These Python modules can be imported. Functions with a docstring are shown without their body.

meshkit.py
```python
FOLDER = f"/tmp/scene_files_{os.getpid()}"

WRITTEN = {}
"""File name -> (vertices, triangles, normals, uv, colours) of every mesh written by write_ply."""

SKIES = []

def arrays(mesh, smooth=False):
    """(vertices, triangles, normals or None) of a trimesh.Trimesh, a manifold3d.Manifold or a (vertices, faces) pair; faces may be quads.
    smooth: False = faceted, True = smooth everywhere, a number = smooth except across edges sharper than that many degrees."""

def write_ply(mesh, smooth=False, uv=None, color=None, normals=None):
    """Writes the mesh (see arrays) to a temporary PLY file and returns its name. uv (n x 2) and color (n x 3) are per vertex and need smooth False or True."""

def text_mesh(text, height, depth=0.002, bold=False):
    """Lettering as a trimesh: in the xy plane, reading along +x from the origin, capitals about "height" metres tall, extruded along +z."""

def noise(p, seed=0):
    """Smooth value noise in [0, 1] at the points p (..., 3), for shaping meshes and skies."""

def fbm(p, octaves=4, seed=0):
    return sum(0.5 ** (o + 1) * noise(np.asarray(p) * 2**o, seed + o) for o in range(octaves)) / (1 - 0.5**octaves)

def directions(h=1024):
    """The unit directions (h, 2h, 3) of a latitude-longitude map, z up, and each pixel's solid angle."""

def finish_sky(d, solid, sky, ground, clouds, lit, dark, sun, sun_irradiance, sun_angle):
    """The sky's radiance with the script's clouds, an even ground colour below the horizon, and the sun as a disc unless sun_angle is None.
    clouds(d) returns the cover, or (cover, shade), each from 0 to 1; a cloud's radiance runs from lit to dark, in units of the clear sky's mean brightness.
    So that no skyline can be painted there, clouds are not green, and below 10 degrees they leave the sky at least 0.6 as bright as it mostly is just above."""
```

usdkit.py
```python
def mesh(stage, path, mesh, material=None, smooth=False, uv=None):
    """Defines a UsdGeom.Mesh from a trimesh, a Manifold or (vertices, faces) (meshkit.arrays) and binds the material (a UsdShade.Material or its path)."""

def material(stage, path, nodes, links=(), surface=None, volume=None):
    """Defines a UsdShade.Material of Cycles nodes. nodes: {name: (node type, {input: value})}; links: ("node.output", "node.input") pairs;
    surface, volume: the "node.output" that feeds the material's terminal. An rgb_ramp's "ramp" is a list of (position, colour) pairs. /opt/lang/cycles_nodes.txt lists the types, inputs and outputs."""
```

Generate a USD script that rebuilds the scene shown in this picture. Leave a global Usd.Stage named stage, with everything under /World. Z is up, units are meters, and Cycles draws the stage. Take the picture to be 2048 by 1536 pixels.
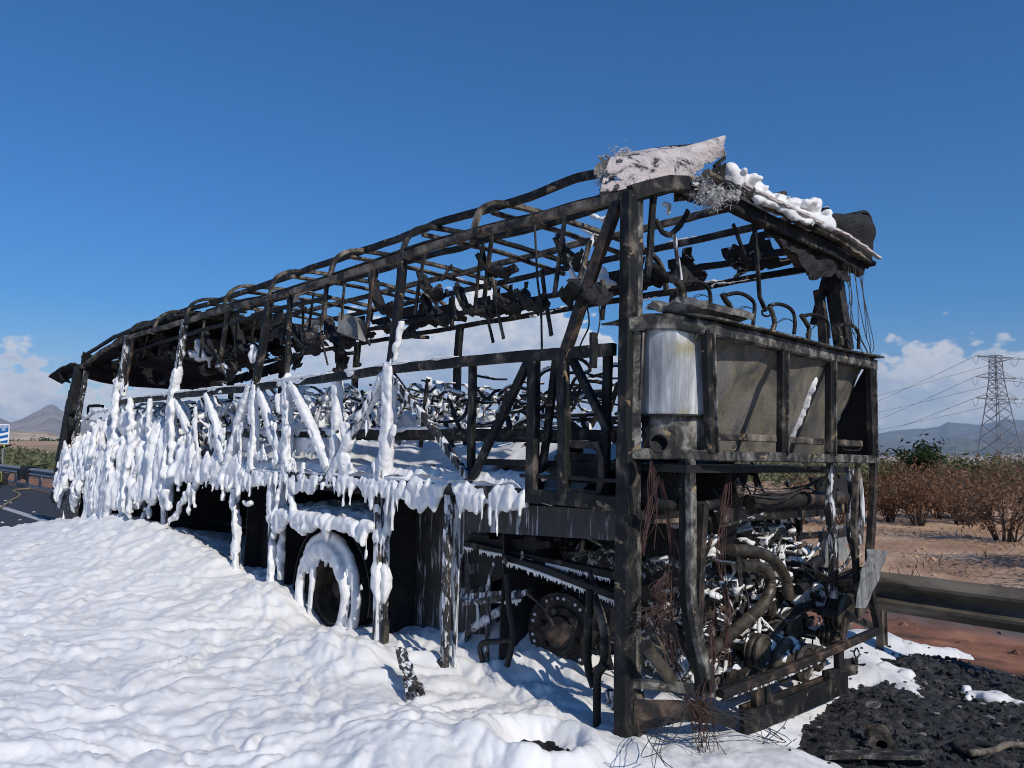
import math, random
import numpy as np
import trimesh, usdkit, meshkit
from pxr import Usd, UsdGeom, UsdLux, UsdShade, Gf, Sdf

stage = Usd.Stage.CreateInMemory()
UsdGeom.SetStageUpAxis(stage, 'Z')
UsdGeom.SetStageMetersPerUnit(stage, 1.0)
UsdGeom.Xform.Define(stage, '/World')
UsdGeom.Scope.Define(stage, '/World/Looks')
rng = np.random.default_rng(7)
random.seed(7)

# ------------------------------------------------------------ camera
FPX, PITCH, YAW, ROLL = 1498.5, 0.08018, -0.76877, 0.00837
CAM = np.array([-2.6963, 3.5328, 1.7707])
TILT = 0.0197                                       # the burnt coach leans a little to its right
_F = np.array([math.cos(YAW)*math.cos(PITCH), math.sin(YAW)*math.cos(PITCH), math.sin(PITCH)])
_R = np.cross(_F, [0, 0, 1.0]); _R /= np.linalg.norm(_R); _U = np.cross(_R, _F)
_R, _U = math.cos(ROLL)*_R + math.sin(ROLL)*_U, -math.sin(ROLL)*_R + math.cos(ROLL)*_U
cam = UsdGeom.Camera.Define(stage, '/World/camera')
cam.CreateHorizontalApertureAttr(36.0); cam.CreateVerticalApertureAttr(27.0)
cam.CreateFocalLengthAttr(36.0*FPX/2048)
cam.CreateClippingRangeAttr(Gf.Vec2f(0.05, 60000))
cam.CreateFStopAttr(0.0)
cam.CreateExposureAttr(0.0)
cam.AddTransformOp().Set(Gf.Matrix4d(*_R, 0, *_U, 0, *(-_F), 0, *CAM, 1))

# ------------------------------------------------------------ sun and sky
SUN_EL, SUN_AZ = math.radians(37), math.radians(171)          # azimuth of the direction to the sun, from +x towards +y
SUN = np.array([math.cos(SUN_EL)*math.cos(SUN_AZ), math.cos(SUN_EL)*math.sin(SUN_AZ), math.sin(SUN_EL)])
sun = UsdLux.DistantLight.Define(stage, '/World/sun')
sun.CreateIntensityAttr(0.98); sun.CreateAngleAttr(0.53); sun.CreateColorAttr(Gf.Vec3f(1.0, 0.955, 0.88))
sun.CreateNormalizeAttr(True)
_x = np.cross([0, 0, 1.0], SUN); _x /= np.linalg.norm(_x); _y = np.cross(SUN, _x)
sun.AddTransformOp().Set(Gf.Matrix4d(*_x, 0, *_y, 0, *SUN, 0, 0, 0, 0, 1))
dome = UsdLux.DomeLight.Define(stage, '/World/sky')
dome.CreateIntensityAttr(1.0)
# the clouds' upper edge (elevation in degrees) over the azimuth, all the way round the horizon
_prof = [(-180, 5), (-150, 6), (-120, 4.5), (-100, 5), (-84, 6.0), (-78, 6.9), (-76, 5.9), (-73.2, 7.4), (-71.5, 6.4), (-69.5, 6.6), (-67, 5.6), (-62, 3.0), (-56, 3.2),
         (-53.5, 5.6), (-51.5, 8.2), (-48, 10.3), (-45, 11.6), (-42, 12.0), (-39, 10.6), (-35.5, 9.4), (-31, 8.4), (-27, 6.6), (-23, 4.0), (-17, 3.6), (-13.2, 4.6), (-12, 5.4), (-9, 5.4),
         (-5, 4.6), (5, 6), (25, 4), (50, 7), (80, 5), (120, 6), (150, 4), (180, 5)]
_az = np.linspace(-180, 180, 256)
_tab = np.interp(_az, [p[0] for p in _prof], [p[1] for p in _prof])/20.0
usdkit.material(stage, '/World/Looks/sky_look', {
    'tc': ('texture_coordinate', {}), 'sx': ('separate_xyz', {}),
    'at': ('math', {'math_type': 'arctan2'}), 'azn': ('map_range', {'from_min': -math.pi, 'from_max': math.pi, 'to_min': 0.0, 'to_max': 1.0}),
    'as': ('math', {'math_type': 'arcsine'}), 'eln': ('math', {'math_type': 'multiply', 'value2': 180/math.pi/20.0}),
    'prof': ('rgb_ramp', {'ramp': [(float((a+180)/360), (float(t),)*3) for a, t in zip(_az, _tab)]}),
    'mp': ('mapping', {'scale': (1.0, 1.0, 1.7)}),
    'n1': ('noise_texture', {'scale': 11.0, 'detail': 9.0, 'roughness': 0.58, 'distortion': 0.25}),
    'n1b': ('math', {'math_type': 'multiply_add', 'value2': 0.26, 'value3': -0.04}),
    'vor': ('voronoi_texture', {'feature': 'smooth_f1', 'scale': 34.0, 'smoothness': 0.4, 'detail': 2.0}),
    'vorb': ('math', {'math_type': 'multiply_add', 'value2': -0.16, 'value3': 0.07}),
    'top': ('math', {'math_type': 'add'}), 'top2': ('math', {'math_type': 'add'}),
    'gap': ('math', {'math_type': 'subtract'}),
    'mask': ('map_range', {'range_type': 'smoothstep', 'from_min': 0.0, 'from_max': 0.055, 'to_min': 0.0, 'to_max': 1.0, 'clamp': True}),
    # brightness of the cloud: bright heads, blue grey below, modelled by noise
    'n2': ('noise_texture', {'scale': 17.0, 'detail': 8.0, 'roughness': 0.6}),
    'dep': ('map_range', {'from_min': 0.0, 'from_max': 0.34, 'to_min': 0.85, 'to_max': 0.10, 'clamp': True}),
    'n2b': ('math', {'math_type': 'multiply_add', 'value2': 1.5, 'value3': -0.72}),
    'sh': ('math', {'math_type': 'add', 'use_clamp': True}),
    'ccol': ('rgb_ramp', {'ramp': [(0.0, (4.2, 5.3, 7.0)), (0.40, (6.2, 6.8, 7.7)), (0.70, (9.4, 9.4, 9.3)), (1.0, (11.6, 11.2, 10.6))]}),
    # a thin veil where the clouds thin out towards the horizon
    'thin': ('noise_texture', {'scale': 7.0, 'detail': 5.0, 'roughness': 0.6}),
    'thinr': ('map_range', {'from_min': 0.32, 'from_max': 0.56, 'to_min': 0.80, 'to_max': 1.0, 'clamp': True}),
    'fac': ('math', {'math_type': 'multiply'}),
    'sky': ('sky_texture', {'sky_type': 'single_scattering', 'sun_disc': False, 'sun_elevation': SUN_EL, 'sun_rotation': math.atan2(SUN[0], SUN[1]), 'altitude': 700.0, 'air_density': 1.0, 'aerosol_density': 0.35, 'ozone_density': 4.0}),
    'mix': ('mix_color', {'blend_type': 'mix'}),
    'hs': ('hsv', {'hue': 0.506, 'saturation': 1.60, 'value': 1.17}),
    'bg': ('background_shader', {'strength': 0.095}),
}, [('tc.generated', 'sx.vector'), ('sx.y', 'at.value1'), ('sx.x', 'at.value2'), ('at.value', 'azn.value'), ('sx.z', 'as.value1'), ('as.value', 'eln.value1'),
    ('azn.result', 'prof.fac'), ('tc.generated', 'mp.vector'), ('mp.vector', 'n1.vector'), ('mp.vector', 'vor.vector'), ('mp.vector', 'n2.vector'), ('mp.vector', 'thin.vector'),
    ('n1.fac', 'n1b.value1'), ('vor.distance', 'vorb.value1'), ('prof.color', 'top.value1'), ('n1b.value', 'top.value2'), ('top.value', 'top2.value1'), ('vorb.value', 'top2.value2'),
    ('top2.value', 'gap.value1'), ('eln.value', 'gap.value2'), ('gap.value', 'mask.value'), ('gap.value', 'dep.value'), ('n2.fac', 'n2b.value1'), ('dep.result', 'sh.value1'), ('n2b.value', 'sh.value2'),
    ('sh.value', 'ccol.fac'), ('thin.fac', 'thinr.value'), ('mask.result', 'fac.value1'), ('thinr.result', 'fac.value2'),
    ('fac.value', 'mix.fac'), ('sky.color', 'hs.color'), ('hs.color', 'mix.a'), ('ccol.color', 'mix.b'), ('mix.result', 'bg.color')], surface='bg.background')
UsdShade.MaterialBindingAPI.Apply(dome.GetPrim()).Bind(UsdShade.Material.Get(stage, '/World/Looks/sky_look'))

# ------------------------------------------------------------ helpers: a pixel of the photograph gives a point on a known plane of the place
def _tl(P, t):
    P = np.array(P, float); c, s = math.cos(t), math.sin(t)
    y, z = P[..., 1].copy(), P[..., 2].copy(); P[..., 1] = c*y - s*z; P[..., 2] = s*y + c*z
    return P
def tilted(P): return _tl(P, TILT)
def ray(px, py): return (px-1024)/FPX*_R - (py-768)/FPX*_U + _F
def at(px, py, axis, val):                                   # in the coach's own frame
    c, d = _tl(CAM, -TILT), _tl(ray(px, py), -TILT)
    return c + (val - c[axis])/d[axis]*d
def atp(px, py, a, b):                                       # on the upright plane through the plan points a and b
    c, d = _tl(CAM, -TILT), _tl(ray(px, py), -TILT)
    n = np.array([-(b[1]-a[1]), b[0]-a[0], 0.0])
    return c + ((np.array([a[0], a[1], 0.0]) - c) @ n)/(d @ n)*d
def gat(px, py, axis, val):                                  # in the world
    d = ray(px, py); return CAM + (val - CAM[axis])/d[axis]*d
def sd(px, py, y=0.0): return at(px, py, 1, y)
def lerp(a, b, t): return np.asarray(a, float)*(1-t) + np.asarray(b, float)*t
def smooth(a, b, x):
    t = np.clip((np.asarray(x, float)-a)/(b-a), 0, 1); return t*t*(3-2*t)
fbm, noise = meshkit.fbm, meshkit.noise

# ------------------------------------------------------------ helpers: shapes
def cat(*ms):
    V, F, n = [], [], 0
    for v, f in ms:
        v = np.asarray(v, float); f = np.asarray(f, int)
        if f.shape[1] == 4: f = np.vstack([f[:, [0, 1, 2]], f[:, [0, 2, 3]]])
        V.append(v); F.append(f+n); n += len(v)
    return np.vstack(V), np.vstack(F)
def catmull(pts, k=5):
    p = np.asarray(pts, float); q = np.vstack([2*p[0]-p[1], p, 2*p[-1]-p[-2]]); out = []
    for i in range(1, len(q)-2):
        for t in np.arange(k)/k:
            out.append(0.5*((2*q[i]) + (-q[i-1]+q[i+1])*t + (2*q[i-1]-5*q[i]+4*q[i+1]-q[i+2])*t*t + (-q[i-1]+3*q[i]-3*q[i+1]+q[i+2])*t**3))
    out.append(p[-1]); return np.array(out)
def frames(p, ref):
    T = np.gradient(p, axis=0); T /= np.linalg.norm(T, axis=1, keepdims=True)
    S = np.cross(T, ref)
    bad = np.linalg.norm(S, axis=1) < 1e-3
    if bad.any(): S[bad] = np.cross(T[bad], [0.31, 0.9, 0.23])
    S /= np.linalg.norm(S, axis=1, keepdims=True)
    return T, S, np.cross(S, T)
def sweep(p, sec, ref, caps=True):
    p = np.asarray(p, float); T, S, N = frames(p, np.asarray(ref, float)); m = len(sec)
    sec = np.asarray(sec, float)
    if sec.ndim == 2: sec = np.repeat(sec[None], len(p), 0)
    m = sec.shape[1]
    V = (p[:, None] + sec[:, :, :1]*S[:, None] + sec[:, :, 1:]*N[:, None]).reshape(-1, 3)
    i, j = np.meshgrid(np.arange(len(p)-1), np.arange(m), indexing='ij'); j2 = (j+1) % m
    F = np.stack([i*m+j, i*m+j2, (i+1)*m+j2, (i+1)*m+j], -1).reshape(-1, 4)
    F = np.vstack([F[:, [0, 1, 2]], F[:, [0, 2, 3]]])
    if caps:
        a = np.array([[0, k+1, k] for k in range(1, m-1)]); F = np.vstack([F, a, a[:, ::-1]+(len(p)-1)*m])
    return V, F[:, ::-1]
def boxsec(w, h, c=None):
    c = min(w, h)*0.13 if c is None else c; w, h = w/2, h/2
    return np.array([(-w, -h+c), (-w+c, -h), (w-c, -h), (w, -h+c), (w, h-c), (w-c, h), (-w+c, h), (-w, h-c)])
def resample(p, step):
    p = np.asarray(p, float); d = np.r_[0, np.cumsum(np.linalg.norm(np.diff(p, axis=0), axis=1))]
    n = max(2, int(math.ceil(d[-1]/step))+1); s = np.linspace(0, d[-1], n)
    return np.stack([np.interp(s, d, p[:, k]) for k in range(3)], 1)
_sd = [0]
def bar(pts, w, h, ref=(0, 1, 0), wob=0.004, step=0.12, rough=0.0):
    """A rectangular tube along the points, w across in the plane normal to ref, h along ref; wob bends it a little, rough frets its surface."""
    p = resample(pts, step); _sd[0] += 1
    if wob:
        o = np.array([[3.1*_sd[0], 0, 0], [0, 7.7*_sd[0], 0], [0, 0, 5.3*_sd[0]]])
        p = p + wob*2*np.stack([fbm(p*2.2+o[k], 2, 3+k)-0.5 for k in range(3)], 1)
    V, F = sweep(p, boxsec(w, h), ref)
    if rough: V = V + rough*2*np.stack([noise(V*40+k*17.3+_sd[0], k)-0.5 for k in range(3)], 1)
    return V, F
def tube(pts, r, n=8, ref=(0.21, 0.37, 0.9), step=None):
    p = np.asarray(pts, float) if step is None else resample(pts, step)
    a = np.arange(n)/n*2*math.pi; u = np.stack([np.cos(a), np.sin(a)], 1)
    r = np.broadcast_to(np.asarray(r, float), (len(p),)) if np.ndim(r) < 1 or len(np.atleast_1d(r)) == len(p) else np.interp(np.linspace(0, 1, len(p)), np.linspace(0, 1, len(r)), r)
    return sweep(p, r[:, None, None]*u[None], ref)
def box(lo, hi):
    m = trimesh.creation.box(bounds=[lo, hi]); return np.array(m.vertices), np.array(m.faces)
def cyl(a, b, r, n=20, r2=None):
    return tube(np.array([a, b], float), np.array([r, r if r2 is None else r2]), n)
def disc_stack(c, axis, prof, n=28):
    """A turned body: prof is (distance along the axis, radius) pairs."""
    c, axis = np.asarray(c, float), np.asarray(axis, float)/np.linalg.norm(axis)
    u = np.cross(axis, [0.12, 0.2, 1.0]); u /= np.linalg.norm(u); w = np.cross(axis, u)
    a = np.arange(n)/n*2*math.pi; ring = np.cos(a)[:, None]*u + np.sin(a)[:, None]*w
    V = np.vstack([c + d*axis + max(r, 1e-4)*ring for d, r in prof])
    i, j = np.meshgrid(np.arange(len(prof)-1), np.arange(n), indexing='ij'); j2 = (j+1) % n
    return V, np.stack([i*n+j, i*n+j2, (i+1)*n+j2, (i+1)*n+j], -1).reshape(-1, 4)
def sheet(grid, thick, crumple=0.0, scale=4.0, ragged=0.0, seed=0):
    """A bent plate: grid (n, m, 3) of points, thickened along its normal, crumpled by noise; ragged frets its border away."""
    g = np.array(grid, float); n, m = g.shape[:2]
    du, dv = np.gradient(g, axis=0), np.gradient(g, axis=1); N = np.cross(du, dv); N /= np.maximum(np.linalg.norm(N, axis=2, keepdims=True), 1e-9)
    g = g + N*(crumple*2*(fbm(g*scale+seed*9.1, 3, seed)-0.5))[..., None]
    keep = np.ones((n-1, m-1), bool)
    if ragged:
        i, j = np.meshgrid(np.arange(n-1)+.5, np.arange(m-1)+.5, indexing='ij')
        e = np.minimum(np.minimum(i/(n-1), 1-i/(n-1)), np.minimum(j/(m-1), 1-j/(m-1)))*2
        q = g[:-1, :-1]
        keep = e + 0.9*(fbm(q*scale*2.5+seed*3.3, 3, seed+5)-0.5) > ragged
    V = np.vstack([(g-N*thick/2).reshape(-1, 3), (g+N*thick/2).reshape(-1, 3)]); o = n*m
    ii, jj = np.nonzero(keep); a = ii*m+jj; q = np.stack([a, a+m, a+m+1, a+1], 1)
    fs = [q[:, ::-1], q+o]
    pad = np.pad(keep, 1)
    for di, dj, e0, e1 in ((-1, 0, 0, 1), (1, 0, m+1, m), (0, -1, m, 0), (0, 1, 1, m+1)):
        edge = keep & ~pad[1+di:n+di, 1+dj:m+dj]
        i2, j2 = np.nonzero(edge); b = i2*m+j2
        fs.append(np.stack([b+e0, b+e1, b+e1+o, b+e0+o], 1))
    return V, np.vstack(fs)
def quad_grid(a, b, c, d, n, m):
    """Bilinear grid between corners a-b (first row) and d-c (last row)."""
    u, v = np.linspace(0, 1, n)[:, None, None], np.linspace(0, 1, m)[None, :, None]
    a, b, c, d = map(np.asarray, (a, b, c, d))
    return (a*(1-v)+b*v)*(1-u) + (d*(1-v)+c*v)*u
def surfnet(Fd, o, h):
    """Naive surface nets: the surface Fd = 0 (Fd < 0 inside) of a field on a grid with origin o and cell h, as quads."""
    S = Fd < 0; n = np.array(Fd.shape); c = np.zeros(n-1, np.int8)
    offs = list(np.ndindex(2, 2, 2))
    sl = lambda q: tuple(slice(q[k], n[k]-1+q[k]) for k in range(3))
    for q in offs: c += S[sl(q)]
    act = (c > 0) & (c < 8); ids = np.argwhere(act); idx = np.full(act.shape, -1, np.int64); idx[act] = np.arange(len(ids))
    acc, cnt = np.zeros((len(ids), 3)), np.zeros(len(ids))
    for q in offs:
        for k in range(3):
            if q[k]: continue
            r = list(q); r[k] = 1
            fa, fb = Fd[tuple((ids+q).T)], Fd[tuple((ids+r).T)]
            m = (fa < 0) != (fb < 0); t = np.where(m, fa/np.where(m, fa-fb, 1), 0)
            acc[m] += np.array(q) + t[m, None]*(np.array(r)-np.array(q)); cnt += m
    V = (ids + acc/np.maximum(cnt, 1)[:, None])*h + np.asarray(o, float)
    quads = []
    for k in range(3):
        u, v = (k+1) % 3, (k+2) % 3
        a = [slice(1, -1)]*3; a[k] = slice(0, -1); b = list(a); b[k] = slice(1, None)
        A, B = S[tuple(a)], S[tuple(b)]
        e = np.argwhere(A != B); base = e.copy(); base[:, u] += 1; base[:, v] += 1
        flip = A[tuple(e.T)]
        def cell(du, dv):
            q = base.copy(); q[:, u] -= du; q[:, v] -= dv; return idx[tuple(q.T)]
        Q = np.stack([cell(1, 1), cell(0, 1), cell(0, 0), cell(1, 0)], 1)
        Q[~flip] = Q[~flip][:, ::-1]; quads.append(Q)
    Q = np.vstack(quads)
    return V, Q[(Q >= 0).all(1)]
class Blob:
    """A soft union of capsules on a grid, for foam: clinging, dripping and lumpy masses."""
    def __init__(s, lo, hi, h):
        s.o, s.h = np.asarray(lo, float), h; s.n = np.ceil((np.asarray(hi, float)-s.o)/h).astype(int)+1; s.D = np.full(s.n, 0.5, np.float32)
    def cap(s, a, b, ra, rb=None, k=0.02):
        rb = ra if rb is None else rb; a, b = np.asarray(a, float), np.asarray(b, float); m = max(ra, rb)+2.5*k
        lo = np.maximum(np.floor((np.minimum(a, b)-m-s.o)/s.h).astype(int), 0); hi = np.minimum(np.ceil((np.maximum(a, b)+m-s.o)/s.h).astype(int)+1, s.n)
        if (hi <= lo).any(): return
        X, Y, Z = (s.o[k2] + s.h*np.arange(lo[k2], hi[k2]) for k2 in range(3))
        d = b-a; L = max(d @ d, 1e-9)
        px, py, pz = X[:, None, None]-a[0], Y[None, :, None]-a[1], Z[None, None, :]-a[2]
        t = np.clip((px*d[0]+py*d[1]+pz*d[2])/L, 0, 1)
        q = np.sqrt((px-t*d[0])**2 + (py-t*d[1])**2 + (pz-t*d[2])**2) - (ra + (rb-ra)*t)
        sl = tuple(slice(lo[k2], hi[k2]) for k2 in range(3)); D = s.D[sl]
        hh = np.clip(0.5+0.5*(D-q)/k, 0, 1); s.D[sl] = D*(1-hh) + q*hh - k*hh*(1-hh)
    def line(s, pts, r, k=0.02, cover=1.0, lump=0.5, step=0.06, sag=0.0, seed=0):
        """Foam clinging along a line: present where noise exceeds 1-cover, its radius lumpy."""
        p = resample(pts, step); r = r*.66; k = k*.6
        c = noise(p*3.1+seed*11.7, seed) ; l = noise(p*14.0+seed*5.1, seed+3)
        l2 = noise(p*41.0+seed*2.3, seed+6); J = np.stack([noise(p*19.0+seed+7.7*q, seed+9)-.5 for q in range(3)], 1)*r*1.9
        for i in range(len(p)-1):
            if c[i] < cover and l2[i] > .2:
                ra, rb = (r*max(.25, 1-lump*1.2+1.7*lump*l[m]+.9*lump*(l2[m]-.5)) for m in (i, i+1)); o = J[i]
                s.cap(p[i]+o, p[i+1]+J[i+1], ra, rb, k)
                if l2[i] > .62: s.cap(p[i]+o*1.4, p[i]+o*1.6+[0, 0, -r*(1.2+2.2*l[i])], r*.5, r*.3, k)
    def mesh(s, amp=0.0, scale=12.0, seed=0, oct=2, zs=1.0):
        D = s.D
        if amp:
            near = np.argwhere(np.abs(D) < amp*2.2); P = (near*s.h + s.o)*[scale, scale, scale*zs]
            D = D.copy(); D[tuple(near.T)] += (amp*2*(fbm(P, oct, seed)-0.5)).astype(np.float32)
        D = np.pad(D, 1, constant_values=0.5)
        return surfnet(D, s.o-s.h, s.h)

# ------------------------------------------------------------ helpers: prims
_names = {}
def numbered(parent, name):
    k = _names.get((parent, name), 0); _names[(parent, name)] = k+1
    return f'{parent}/{name}' if k == 0 else f'{parent}/{name}_{k:03d}'
def _path(parent): return '/World' if parent is None else (str(parent.GetPath()) if hasattr(parent, 'GetPath') else str(parent))
def tag(o, label=None, cat_=None, group=None, kind=None):
    p = o.GetPrim() if hasattr(o, 'GetPrim') else o
    for k, v in (('label', label), ('category', cat_), ('group', group), ('kind', kind)):
        if v: p.SetCustomDataByKey(k, v)
    return p
def obj(name, mesh, mat, parent=None, smooth=False, label=None, cat_=None, group=None, kind=None):
    m = usdkit.mesh(stage, numbered(_path(parent), name), mesh if not isinstance(mesh, list) else cat(*mesh), M[mat], smooth)
    tag(m, label, cat_, group, kind); return m
def thing(name, label, cat_, loc=(0, 0, 0), rotx=0.0, rotz=0.0, group=None):
    x = UsdGeom.Xform.Define(stage, numbered('/World', name)); x.AddTranslateOp().Set(Gf.Vec3d(*map(float, loc)))
    if rotx: x.AddRotateXOp().Set(math.degrees(rotx))
    if rotz: x.AddRotateZOp().Set(math.degrees(rotz))
    tag(x, label, cat_, group); return x
M = {}
def mat(name, nodes, links, surface='p.BSDF', volume=None):
    M[name] = usdkit.material(stage, '/World/Looks/'+name, nodes, links, surface=surface, volume=volume)
def rampmat(name, ramp, scale=4.0, detail=6.0, rough=(0.6, 0.85), stretch=(1, 1, 1), bump=0.3, bscale=60.0, metallic=0.0, dist=0.01, spec=0.4, distort=0.4, patch=None):
    """Colour by one broad noise through a ramp, roughness and bump by a fine one."""
    pc = patch or ((0, 0, 0), .98, .99)
    mat(name, {'pn': ('noise_texture', {'scale': 9.0, 'detail': 7.0, 'roughness': .7, 'distortion': .6}), 'pm': ('map_range', {'range_type': 'smoothstep', 'from_min': pc[1], 'from_max': pc[2], 'clamp': True}), 'pmx': ('mix_color', {'b': pc[0]}),
               'g': ('geometry', {}), 'mp': ('mapping', {'scale': stretch}), 'n': ('noise_texture', {'scale': scale, 'detail': detail, 'roughness': 0.65, 'distortion': distort}),
               'r': ('rgb_ramp', {'ramp': ramp}), 'n2': ('noise_texture', {'scale': bscale, 'detail': 4.0, 'roughness': 0.65}), 'b': ('bump', {'strength': bump, 'distance': dist}),
               'rr': ('map_range', {'from_min': 0.3, 'from_max': 0.7, 'to_min': rough[0], 'to_max': rough[1], 'clamp': True}),
               'p': ('principled_bsdf', {'metallic': metallic, 'specular_ior_level': spec})},
        [('g.position', 'mp.vector'), ('mp.vector', 'n.vector'), ('g.position', 'n2.vector'), ('n.fac', 'r.fac'), ('g.position', 'pn.vector'), ('pn.fac', 'pm.value'), ('pm.result', 'pmx.fac'), ('r.color', 'pmx.a'), ('pmx.result', 'p.base_color'), ('n2.fac', 'b.height'), ('b.normal', 'p.normal'),
         ('n2.fac', 'rr.value'), ('rr.result', 'p.roughness')])

# ------------------------------------------------------------ materials
# burnt steel: soot black, with bare brown grey and ash coloured patches
rampmat('burnt_steel', [(0.0, (.008, .009, .010)), (0.47, (.011, .012, .012)), (0.54, (.022, .021, .020)), (0.60, (.065, .055, .045)), (0.68, (.16, .135, .108)), (1, (.30, .26, .21))], scale=7.5, detail=9, stretch=(1, 1, .7), rough=(.4, .8), dist=.006, spec=.22, patch=((.27, .19, .115), .61, .66))
rampmat('ashen_steel', [(0.0, (.010, .010, .010)), (0.40, (.018, .017, .016)), (0.48, (.06, .05, .04)), (0.56, (.15, .125, .095)), (0.68, (.27, .225, .17)), (1, (.38, .33, .26))], scale=6.5, detail=9, rough=(.5, .8), dist=.006, spec=.25, patch=((.24, .14, .08), .60, .65))
rampmat('soot_steel', [(0.0, (.010, .010, .011)), (0.5, (.016, .016, .017)), (0.66, (.034, .03, .027)), (1, (.075, .062, .05))], scale=6.0, rough=(.4, .75), dist=.006, spec=.25)
rampmat('rusty_steel', [(0.0, (.009, .009, .009)), (0.46, (.015, .013, .012)), (0.55, (.05, .033, .025)), (0.64, (.12, .08, .055)), (1, (.24, .18, .125))], scale=8.0, detail=9, rough=(.45, .8), dist=.006)
rampmat('pipe_steel', [(0.0, (.016, .014, .012)), (0.42, (.035, .029, .023)), (0.54, (.085, .07, .05)), (0.66, (.13, .108, .078)), (1, (.21, .175, .125))], scale=7.0, rough=(.3, .55), dist=.004, metallic=.25)
rampmat('char', [(0.0, (.008, .008, .009)), (0.55, (.016, .015, .015)), (0.72, (.035, .032, .03)), (1, (.09, .08, .07))], scale=18.0, rough=(.55, .9), bump=.7, bscale=90, dist=.01)
rampmat('ash', [(0.0, (.03, .028, .026)), (0.45, (.12, .11, .10)), (0.6, (.3, .28, .26)), (1, (.55, .52, .49))], scale=9.0, rough=(.8, .95), bump=.8, bscale=70)
# foam: white, matt, with fine bubbles
mat('foam', {'g': ('geometry', {}), 'n': ('noise_texture', {'scale': 26.0, 'detail': 5.0, 'roughness': 0.62}), 'b': ('bump', {'strength': 0.35, 'distance': 0.012}),
             'n3': ('noise_texture', {'scale': 1.7, 'detail': 3.0}), 'r': ('rgb_ramp', {'ramp': [(0.3, (.77, .755, .73)), (0.7, (.85, .835, .81))]}),
             'p': ('principled_bsdf', {'roughness': 0.5, 'specular_ior_level': 0.35, 'subsurface_weight': 0.0})},
    [('g.position', 'n.vector'), ('g.position', 'n3.vector'), ('n3.fac', 'r.fac'), ('r.color', 'p.base_color'), ('n.fac', 'b.height'), ('b.normal', 'p.normal')])
mat('foam_drip', {'g': ('geometry', {}), 'mp': ('mapping', {'scale': (1, 1, .28)}), 'n': ('noise_texture', {'scale': 34.0, 'detail': 4.0, 'roughness': 0.6}), 'b': ('bump', {'strength': 0.4, 'distance': 0.012}),
             'n3': ('noise_texture', {'scale': 11.0, 'detail': 4.0, 'roughness': .6}), 'r': ('rgb_ramp', {'ramp': [(0.26, (.48, .48, .475)), (0.38, (.70, .69, .68)), (0.50, (.82, .81, .79)), (0.7, (.86, .85, .83))]}),
             'p': ('principled_bsdf', {'roughness': 0.4, 'specular_ior_level': 0.4})},
    [('g.position', 'mp.vector'), ('mp.vector', 'n.vector'), ('mp.vector', 'n3.vector'), ('n3.fac', 'r.fac'), ('r.color', 'p.base_color'), ('n.fac', 'b.height'), ('b.normal', 'p.normal')])
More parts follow.
